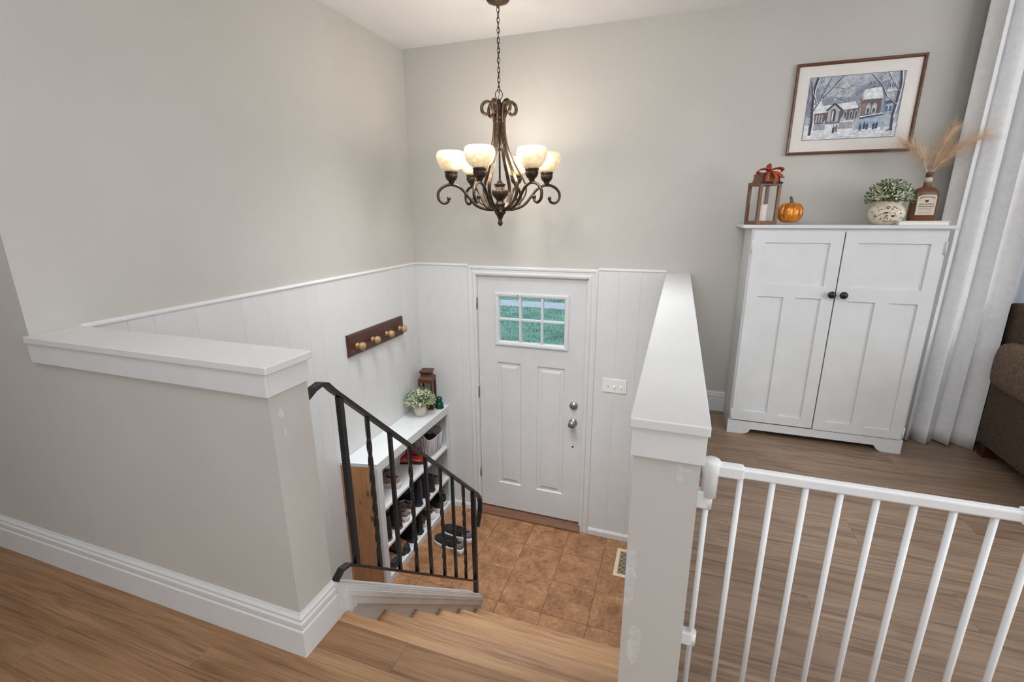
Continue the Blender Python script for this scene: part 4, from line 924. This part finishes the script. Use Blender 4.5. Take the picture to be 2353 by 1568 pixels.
# the print itself: flat coloured shapes
ux0, ux1, uz0, uz1 = 2.645, 3.098, 2.926, 3.258
q = N('print_wash'); co = q.n('TexCoord'); n1 = q.n('TexNoise', i_Scale=14.0, i_Detail=8.0, i_Roughness=.7); q.l(co.outputs['Object'], n1.inputs['Vector'])
q.l(q.ramp(n1.outputs[0], [(.3, lin((128, 138, 156))), (.5, lin((172, 179, 192))), (.7, lin((214, 217, 222)))]), q.b.inputs['Base Color']); P_sky = q.m
def pm(n, c): return mat(n, c, .8, var=.10, scale=60)
PM = [P_sky, pm('print_thicket', (140, 144, 158)), pm('print_snow', (220, 222, 226)), pm('print_brick', (104, 88, 90)), pm('print_ink', (66, 68, 80)), pm('print_paleblue', (160, 174, 194)), pm('print_fence', (176, 178, 186)), pm('print_blue', (62, 84, 112)), pm('print_warm', (140, 112, 98)), pm('print_haze', (176, 180, 186))]
ar = MB(); lay = [0]
def poly(pts, mi):
    lay[0] += 1; y = -.0082-.000006*lay[0]
    ar.add([(ux0+u*(ux1-ux0), y, uz0+v*(uz1-uz0)) for u, v in pts], [tuple(range(len(pts)))], mi)
def line(pts, w0, w1, mi):
    for i in range(len(pts)-1):
        (a, b), (c, d_) = pts[i], pts[i+1]; L_ = math.hypot(c-a, d_-b) or 1; nx, ny = -(d_-b)/L_, (c-a)/L_
        wa = w0+(w1-w0)*i/(len(pts)-1); wb = w0+(w1-w0)*(i+1)/(len(pts)-1)
        poly([(a-nx*wa, b-ny*wa*1.3), (a+nx*wa, b+ny*wa*1.3), (c+nx*wb, d_+ny*wb*1.3), (c-nx*wb, d_-ny*wb*1.3)], mi)
poly([(0, 0), (1, 0), (1, 1), (0, 1)], 0)
rga = random.Random(12)
poly([(.30, .62), (.36, .80), (.48, .88), (.58, .82), (.55, .62)], 9)
for cx_, cz_, r in ((.10, .55, .2), (.22, .52, .17), (.38, .50, .16), (.50, .54, .15), (.62, .66, .20), (.72, .70, .18), (.86, .62, .26), (.95, .60, .25), (.02, .75, .14)):
    poly([(min(1, max(0, cx_+r*.7*math.cos(2*PI*k/18)*rga.uniform(.85, 1.1))), min(1, max(0, cz_+r*math.sin(2*PI*k/18)*rga.uniform(.85, 1.1)))) for k in range(18)], 1)
for i in range(420):
    a = rga.uniform(0, 1); b = rga.uniform(.45, .98); an = rga.uniform(.3, 2.8); l_ = rga.uniform(.02, .08); mi = rga.choice((4, 2, 9, 4, 1, 5))
    line([(a, b), (min(1, max(0, a+l_*math.cos(an)*.8)), min(1, b+l_*math.sin(an)))], .0016, .0008, mi)
poly([(0, 0), (1, 0), (1, .22), (.6, .26), (.3, .24), (0, .25)], 2)
poly([(.08, .50), (.20, .50), (.14, .68)], 2)
poly([(.10, .26), (.58, .27), (.58, .50), (.10, .46)], 3)
poly([(.06, .42), (.57, .48), (.53, .585), (.15, .54)], 2)
poly([(.60, .34), (.80, .36), (.80, .60), (.60, .58)], 3); poly([(.60, .36), (.66, .37), (.66, .56), (.60, .54)], 8)
poly([(.58, .60), (.81, .61), (.78, .78), (.61, .76)], 2); poly([(.52, .50), (.61, .62), (.60, .76), (.56, .62)], 5); poly([(.56, .60), (.59, .66), (.60, .56)], 8)
poly([(.62, .76), (.70, .80), (.74, .79), (.66, .77)], 3)
poly([(.25, .28), (.37, .28), (.37, .48), (.31, .56), (.25, .48)], 6); line([(.23, .46), (.31, .57), (.40, .46)], .012, .012, 4)
poly([(.285, .29), (.335, .29), (.335, .46), (.31, .49), (.285, .46)], 4); poly([(.295, .30), (.31, .30), (.31, .46), (.295, .45)], 2)
for u in (.44, .50, .555):
    poly([(u-.017, .31), (u+.017, .31), (u+.017, .43), (u, .46), (u-.017, .43)], 9); poly([(u-.009, .32), (u+.009, .32), (u+.009, .42), (u, .44), (u-.009, .42)], 4)
for u in (.13, .16, .19): poly([(u-.008, .28), (u+.008, .28), (u+.008, .40), (u-.008, .40)], 9)
for u in (.675, .735): poly([(u-.024, .38), (u+.024, .38), (u+.026, .50), (u, .55), (u-.026, .50)], 9); poly([(u-.012, .39), (u+.012, .39), (u+.012, .46), (u-.012, .46)], 4)
for i in range(12): u = .62+.015*i; line([(u, .60), (u, .58)], .003, .002, 7)
poly([(.60, .33), (.84, .37), (.84, .345), (.60, .30)], 7); poly([(.60, .345), (.84, .385), (.84, .37), (.60, .33)], 2)
poly([(.06, .15), (.24, .16), (.23, .32), (.20, .26), (.06, .27)], 6); poly([(.38, .16), (.54, .17), (.54, .31), (.45, .30), (.42, .40), (.39, .30)], 6)
line([(.40, .27), (.54, .285)], .008, .008, 2)
for u in [.06+.015*i for i in range(12)]+[.40+.014*i for i in range(10)]: line([(u, .16), (u, .27)], .0015, .0015, 4)
poly([(.545, .13), (.58, .13), (.58, .32), (.545, .32)], 9)
poly([(.58, .14), (.95, .17), (.96, .34), (.58, .30)], 5)
poly([(.845, .37), (.925, .38), (.92, .52), (.85, .51)], 5); poly([(.835, .51), (.935, .52), (.915, .56), (.885, .585), (.855, .56)], 7)
for u in (.863, .903): poly([(u-.011, .40), (u+.011, .40), (u+.011, .48), (u-.011, .48)], 7)
poly([(.855, .20), (.90, .20), (.90, .37), (.855, .37)], 9)
poly([(.84, .72), (.93, .73), (.92, .86), (.89, .94), (.85, .86)], 9); poly([(.83, .70), (.95, .71), (.93, .74), (.84, .73)], 2)
for u in (.86, .885, .905): poly([(u-.006, .76), (u+.006, .76), (u+.006, .83), (u-.006, .83)], 7)
poly([(.84, .56), (.94, .58), (.90, .72), (.83, .68)], 6)
for u, v, mi in ((.335, .15, 7), (.365, .17, 8), (.62, .17, 7), (.66, .19, 4), (.69, .18, 7), (.76, .18, 7), (.79, .19, 7), (.85, .16, 6)):
    poly([(u-.012, v-.05), (u+.012, v-.05), (u+.014, v+.03), (u, v+.055), (u-.014, v+.03)], mi); poly([(u-.006, v+.045), (u+.006, v+.045), (u+.006, v+.072), (u-.006, v+.072)], 8)
for i in range(40): a = rga.uniform(.02, .95); b = rga.uniform(.02, .13); line([(a, b), (a+rga.uniform(.02, .08), b+rga.uniform(-.01, .02))], .003, .001, rga.choice((5, 9, 5)))
# trees
def tree(pts, w0, w1, mi=4):
    line(pts, w0, w1, mi); line([(a+w0*.7, b) for a, b in pts], w0*.35, w1*.4, 2)
tree([(.08, .08), (.085, .30), (.07, .55), (.06, .80), (.09, 1)], .022, .012); tree([(.075, .45), (.14, .62), (.22, .74), (.36, .99)], .010, .004); tree([(.07, .56), (.15, .66), (.30, .68), (.42, .60)], .008, .003)
tree([(.10, .62), (.05, .75), (.02, .95)], .008, .004); tree([(.14, .63), (.20, .85), (.24, .99)], .006, .003); tree([(.30, .83), (.42, .78), (.52, .88)], .004, .002)
tree([(.955, .10), (.94, .30), (.96, .55), (.97, .80), (.95, 1)], .020, .010); tree([(.955, .50), (.85, .62), (.78, .80), (.66, .98)], .008, .003); tree([(.965, .70), (.90, .82), (.82, .99)], .006, .003); tree([(.94, .55), (.88, .60), (.80, .58)], .005, .002)
line([(.90, .09), (.95, .14), (.955, .30)], .006, .004, 7)
poly([(0, 0), (1, 0), (1, .006), (0, .006)], 4); poly([(0, .995), (1, .995), (1, 1), (0, 1)], 4); poly([(0, 0), (.004, 0), (.004, 1), (0, 1)], 4); poly([(.996, 0), (1, 0), (1, 1), (.996, 1)], 4)
ar.build('print', PM, fpn, fixn=False)

# ------------------------------------------------------------------ chandelier
HX, HY = .952, -.55
ch = thing('chandelier', 'bronze scrolled chandelier with six glowing alabaster glass shades hanging on a chain', 'chandelier', (HX, HY, CE))
def W(r, th, z): return (HX+r*math.cos(th), HY+r*math.sin(th), z)
MB().lathe([(.066, CE), (.066, CE-.006), (.058, CE-.016), (.030, CE-.026), (.010, CE-.030), (.008, CE-.045), (0, CE-.045)], 32, (HX, HY, 0)).build('canopy', M_bronze, ch)
nl = 17; z0, z1 = CE-.042, 3.205; pitch_ = (z0-z1)/nl
for i in range(nl):
    zc = z0-pitch_*(i+.5); a = (i % 2)*PI/2+.6+.15*math.sin(i); hh = pitch_*.5+.0045; pts = []
    for k in range(14): t = 2*PI*k/14; pts.append((HX+.0075*math.cos(t)*math.cos(a), HY+.0075*math.cos(t)*math.sin(a), zc+hh*math.sin(t)))
    MB().tube(pts, .0018, 6, closed=True).build('chain_link', M_bronzed, ch)
MB().tube([(HX+.004*math.sin(i*1.3), HY+.004*math.cos(i*1.3), z0+.01-(z0-3.12)*i/24) for i in range(25)], .0014, 6).build('cord', M_bronzed, ch)
MB().tube([(HX+.021*math.cos(2*PI*k/20)*.94, HY+.021*math.cos(2*PI*k/20)*.34, 3.190+.026*math.sin(2*PI*k/20)) for k in range(20)], .0024, 8, closed=True).build('hanging_ring', M_bronzed, ch)
MB().lathe([(0, 3.165), (.010, 3.163), (.013, 3.150), (.022, 3.142), (.024, 3.130), (.024, 3.080), (.030, 3.076), (.030, 3.062), (.020, 3.056), (.010, 3.04), (.006, 3.02), (.0055, 2.90), (.010, 2.895), (.011, 2.884), (.006, 2.878), (.0055, 2.715), (0, 2.715)], 24, (HX, HY, 0)).build('center_rod', M_bronzed, ch)
urn = MB().lathe([(.006, 2.722), (.012, 2.716), (.018, 2.704), (.034, 2.698), (.036, 2.690), (.028, 2.684), (.030, 2.672), (.046, 2.660), (.050, 2.648), (.046, 2.630), (.032, 2.612), (.022, 2.602), (.021, 2.592), (.030, 2.582), (.032, 2.574), (.026, 2.568), (.028, 2.556), (.028, 2.536), (.020, 2.530)], 48, (HX, HY, 0), flute=20, famp=.035); urn.build('urn', M_bronzed, ch)
MB().lathe([(.030, 2.545), (.034, 2.538), (.036, 2.528), (.030, 2.520), (.024, 2.512), (.016, 2.496), (.011, 2.482), (.013, 2.474), (.016, 2.468), (.015, 2.460), (.006, 2.448), (0, 2.446)], 28, (HX, HY, 0)).build('finial', M_bronzed, ch)
basis_t = math.atan2(-.937, .35)      # toward camera
angs = [basis_t+DW(a) for a in (38, 98, 158, 218, 278, 338)]
def spl(P, m=5):      # Catmull-Rom through (r,z)
    out = []
    for i in range(len(P)-1):
        p0 = P[max(i-1, 0)]; p1 = P[i]; p2 = P[i+1]; p3 = P[min(i+2, len(P)-1)]
        for k in range(m):
            t = k/m; out.append(tuple(.5*((2*p1[j])+(-p0[j]+p2[j])*t+(2*p0[j]-5*p1[j]+4*p2[j]-p3[j])*t*t+(-p0[j]+3*p1[j]-3*p2[j]+p3[j])*t**3) for j in (0, 1)))
    return out+[P[-1]]
arm = spl([(.026, 2.545), (.09, 2.548), (.15, 2.572), (.195, 2.622), (.235, 2.668), (.285, 2.690), (.335, 2.682), (.372, 2.648), (.372, 2.606), (.345, 2.583), (.318, 2.592), (.312, 2.612)])
band = spl([(.032, 3.06), (.036, 2.98), (.052, 2.90), (.088, 2.82), (.132, 2.745), (.160, 2.690), (.160, 2.640), (.130, 2.592), (.085, 2.560), (.030, 2.545)])
scr = spl([(.030, 3.04), (.032, 3.10), (.046, 3.142), (.075, 3.152), (.099, 3.132), (.100, 3.100), (.080, 3.083), (.062, 3.094), (.064, 3.110)], 4)
for i, th in enumerate(angs):
    o = MB().tube([W(r, th, z) for r, z in arm], .0085, 8); o.lathe([(0, -.012), (.010, -.008), (.013, 0), (.010, .008), (0, .012)], 10, W(.312, th, 2.612)); o.build('arm', M_bronzed, ch)
    tdir = (-math.sin(th), math.cos(th), 0)
    MB().tube([W(r, th, z) for r, z in band], 0, flat=(.0045, .0105), upv=None).build('band', M_bronze, ch) if False else None
    mb = MB(); P = [Vector(W(r, th, z)) for r, z in band]; tv = Vector(tdir); vs = []
    for k, p in enumerate(P):
        t = (P[min(k+1, len(P)-1)]-P[max(k-1, 0)]).normalized(); nn = t.cross(tv)
        for su, sv in ((1, 1), (-1, 1), (-1, -1), (1, -1)): vs.append(p+tv*.0100*su+nn*.0038*sv)
    mb.add(vs, [(k*4+j, k*4+(j+1) % 4, (k+1)*4+(j+1) % 4, (k+1)*4+j) for k in range(len(P)-1) for j in range(4)]+[(3, 2, 1, 0)]); mb.build('band', M_bronze, ch)
    MB().tube([W(r, th, z) for r, z in scr], [.0095]*(len(scr)-5)+[.0088, .008, .007, .0065, .006], 8).build('scroll', M_bronze, ch)
    c0 = W(.292, th, 0)
    MB().lathe([(.010, 2.690), (.012, 2.698), (.018, 2.704), (.017, 2.710), (.026, 2.716), (.034, 2.730), (.037, 2.744), (.034, 2.754), (.039, 2.758), (.039, 2.764), (.030, 2.766)], 40, c0, flute=14, famp=.04).build('lamp_cup', M_bronzed, ch)
    sh = MB().lathe([(.030, 2.764), (.042, 2.768), (.058, 2.780), (.074, 2.802), (.083, 2.826), (.086, 2.846), (.083, 2.864), (.075, 2.876), (.066, 2.880), (.063, 2.877), (.070, 2.872), (.078, 2.861), (.081, 2.845), (.078, 2.826), (.069, 2.804), (.053, 2.784), (.030, 2.773)], 32, c0)
    shade = sh.build('lamp_shade', M_shade, ch)
    lp = bpy.data.lights.new('bulb_light', 'POINT'); lp.energy = 0.5; lp.color = (1.0, .96, .90); lp.shadow_soft_size = .022
    lo = bpy.data.objects.new('bulb_light', lp); COL.objects.link(lo); lo.location = Vector(W(.292, th, 2.850))-Vector((HX, HY, CE)); lo.parent = ch

for th in angs:      # extra fill lights added between the shades to brighten the entry
    gw = bpy.data.lights.new('chandelier_fill_light', 'POINT'); gw.energy = 1.95; gw.color = (1.0, .975, .94); gw.shadow_soft_size = .03
    go = bpy.data.objects.new('chandelier_fill_light', gw); COL.objects.link(go); go.location = Vector(W(.235, th+PI/6, 2.835))-Vector((HX, HY, CE)); go.parent = ch

# ------------------------------------------------------------------ safety gate
GY, ZT = -2.26, 1.926
gt = thing('safety_gate', 'white metal baby safety gate hinged to the stair half wall', 'gate', (2.135, GY, H))
for i in range(13):
    x = 2.199+.0684*i; MB().tube([(x, GY, 1.21), (x, GY, ZT-.008)], .0068, 10).build('bar', M_gate, gt)
MB().box(2.16, 3.10, GY-.010, GY+.010, ZT-.014, ZT+.010, .004).build('top_rail', M_gate, gt)
MB().box(2.16, 3.10, GY-.010, GY+.010, 1.205, 1.225, .004).build('bottom_rail', M_gate, gt)
mb = MB().lathe([(.0, ZT+.020), (.018, ZT+.020), (.0215, ZT+.015), (.0215, ZT-.012), (.0185, ZT-.018), (.0175, ZT-.078), (0, ZT-.080)], 24, (2.133, GY, 0)); mb.box(2.145, 2.205, GY-.0135, GY+.0135, ZT-.018, ZT+.014, .005); mb.build('hinge_housing', M_gate, gt)
MB().box(2.715, 2.86, GY-.0135, GY+.0135, ZT-.018, ZT+.014, .005).build('slide_lock', M_gate, gt)
MB().tube([(2.130, GY, 1.20), (2.130, GY, ZT-.03)], .007, 10).build('hinge_pole', M_gate, gt)
for z0, z1 in ((1.815, 1.862), (1.392, 1.430)):
    mb = MB().box(2.0935, 2.133, GY-.013, GY+.013, z0, z1, .003); mb.lathe([(.0125, z0-.0012), (.0125, z1+.0012)], 16, (2.131, GY, 0)); mb.build('wall_clip', M_gate, gt)
MB().lathe([(.030, 1.198), (.030, 1.212), (.024, 1.222), (.012, 1.226), (0, 1.226)], 24, (2.131, GY, 0)).build('foot_cap', M_gate, gt)
mb = MB(); mb.box(2.094, 2.150, GY-.02, GY+.02, 1.178, 1.198, .004); mb.build('floor_bracket', M_gate, gt)

# ------------------------------------------------------------------ window, curtains
wn = struct('window_1', (4.925, .07, 2.65))
mb = MB(); mb.box(3.95, 4.01, .03, .12, 1.95, 3.35); mb.box(5.84, 5.9, .03, .12, 1.95, 3.35); mb.box(4.01, 5.84, .03, .12, 1.95, 2.01); mb.box(4.01, 5.84, .03, .12, 3.29, 3.35); mb.box(4.89, 4.95, .03, .12, 2.01, 3.29); mb.build('frame', M_white, wn)
MB().box(4.01, 4.89, .07, .075, 2.01, 3.29).build('pane', M_glass, wn); MB().box(4.95, 5.84, .07, .075, 2.01, 3.29).build('pane', M_glass, wn)
def drape(name, x0, x1, yc, z0, z1, ph, amp, nfold, m, hemz, wob=0.):
    nx, nz = 150, 28; mb = MB(); vs = []
    for side in (0, 1):
        for j in range(nz+1):
            t = j/nz; z = z0+(z1-z0)*t
            for i in range(nx+1):
                u = i/nx; fu = u+.02*math.sin(3*t+u*5)*(1-t)
                a = 2*PI*nfold*fu+ph
                y = yc+amp*(math.sin(a)+.28*math.sin(1.7*a+1.1+.8*t)+.3*math.sin(.45*a+1.5*t))*(1+.2*(1-t))
                x = x0+(x1-x0)*u+.22*amp*math.sin(2*a)+wob*(1-t)*math.sin(PI*u)
                vs.append((x, y+side*.002, z+(hemz*math.sin(a*.5) if j == 0 else 0)))
    k = nx+1; h_ = k*(nz+1); fs = []
    for j in range(nz):
        for i in range(nx): fs.append((j*k+i, j*k+i+1, (j+1)*k+i+1, (j+1)*k+i)); fs.append((h_+j*k+i, h_+(j+1)*k+i, h_+(j+1)*k+i+1, h_+j*k+i+1))
        fs.append((j*k, (j+1)*k, h_+(j+1)*k, h_+j*k)); fs.append((j*k+nx, h_+j*k+nx, h_+(j+1)*k+nx, (j+1)*k+nx))
    for i in range(nx): fs.append((i, h_+i, h_+i+1, i+1)); fs.append((nz*k+i, nz*k+i+1, h_+nz*k+i+1, h_+nz*k+i))
    mb.add(vs, fs, 0, True); return mb.build(name, m, fixn=True)
o = drape('curtain', 3.365, 3.726, -.128, H+.006, 3.60, 2.2, .030, 3.6, M_drape, .004); tag(o, 'white linen curtain in tall folds between cupboard and sofa', 'curtain')
o = drape('sheer_curtain', 3.70, 4.9, -.050, H+.012, 3.60, .4, .012, 13, M_sheer, .002); tag(o, 'thin white sheer curtain hanging behind the sofa', 'curtain')
rod = thing('curtain_rod', 'dark metal curtain rod carrying the white curtains', 'curtain rod', (4.6, -.10, 3.61))
MB().tube([(3.34, -.13, 3.612), (6.0, -.13, 3.612)], .009, 12).build('rod', M_bronzed, rod); MB().tube([(3.36, -.06, 3.612), (6.0, -.06, 3.612)], .006, 10).build('rod', M_bronzed, rod)
for x in (3.40, 5.95): MB().box(x-.01, x+.01, -.14, 0, 3.60, 3.624, .002).build('bracket', M_bronzed, rod)

# ------------------------------------------------------------------ sofa
sf = thing('sofa', 'brown chenille sofa with a pillow topped arm beside the white curtain', 'sofa', (4.7, -.65, H))
def pillow(name, x0, x1, y0, y1, z0, z1, m, bev, lev=2):
    o = MB().box(x0, x1, y0, y1, z0, z1, bev).build(name, m, sf); md = o.modifiers.new('soft', 'SUBSURF'); md.levels = lev; md.render_levels = lev
    for p in o.data.polygons: p.use_smooth = True
    return o
pillow('arm_base', 3.700, 4.02, -1.10, -.185, H+.075, 1.70, M_sofa, .025)
pillow('arm_cushion', 3.658, 4.03, -1.13, -.180, 1.575, 1.865, M_sofab, .075)
pillow('back_frame', 3.738, 5.62, -.34, -.085, H+.6, 2.05, M_sofa, .03)
for x0 in (4.05, 4.70): pillow('seat_cushion', x0, x0+.64, -1.10, -.34, 1.48, 1.66, M_sofab, .05); pillow('back_cushion', x0, x0+.64, -.52, -.34, 1.66, 2.08, M_sofab, .06)
pillow('seat_base', 4.02, 5.36, -1.06, -.2, H+.075, 1.48, M_sofa, .02)
pillow('arm_base', 5.36, 5.62, -1.10, -.17, H+.075, 1.70, M_sofa, .025); pillow('arm_cushion', 5.34, 5.64, -1.13, -.19, 1.585, 1.845, M_sofab, .075)
for x in (3.73, 5.52):
    for y in (-.25, -1.06): MB().prism([(x, y, H+.09), (x+.06, y, H+.09), (x+.06, y+.06, H+.09), (x, y+.06, H+.09)], (.0, 0, -.09)).build('foot', M_foot, sf)
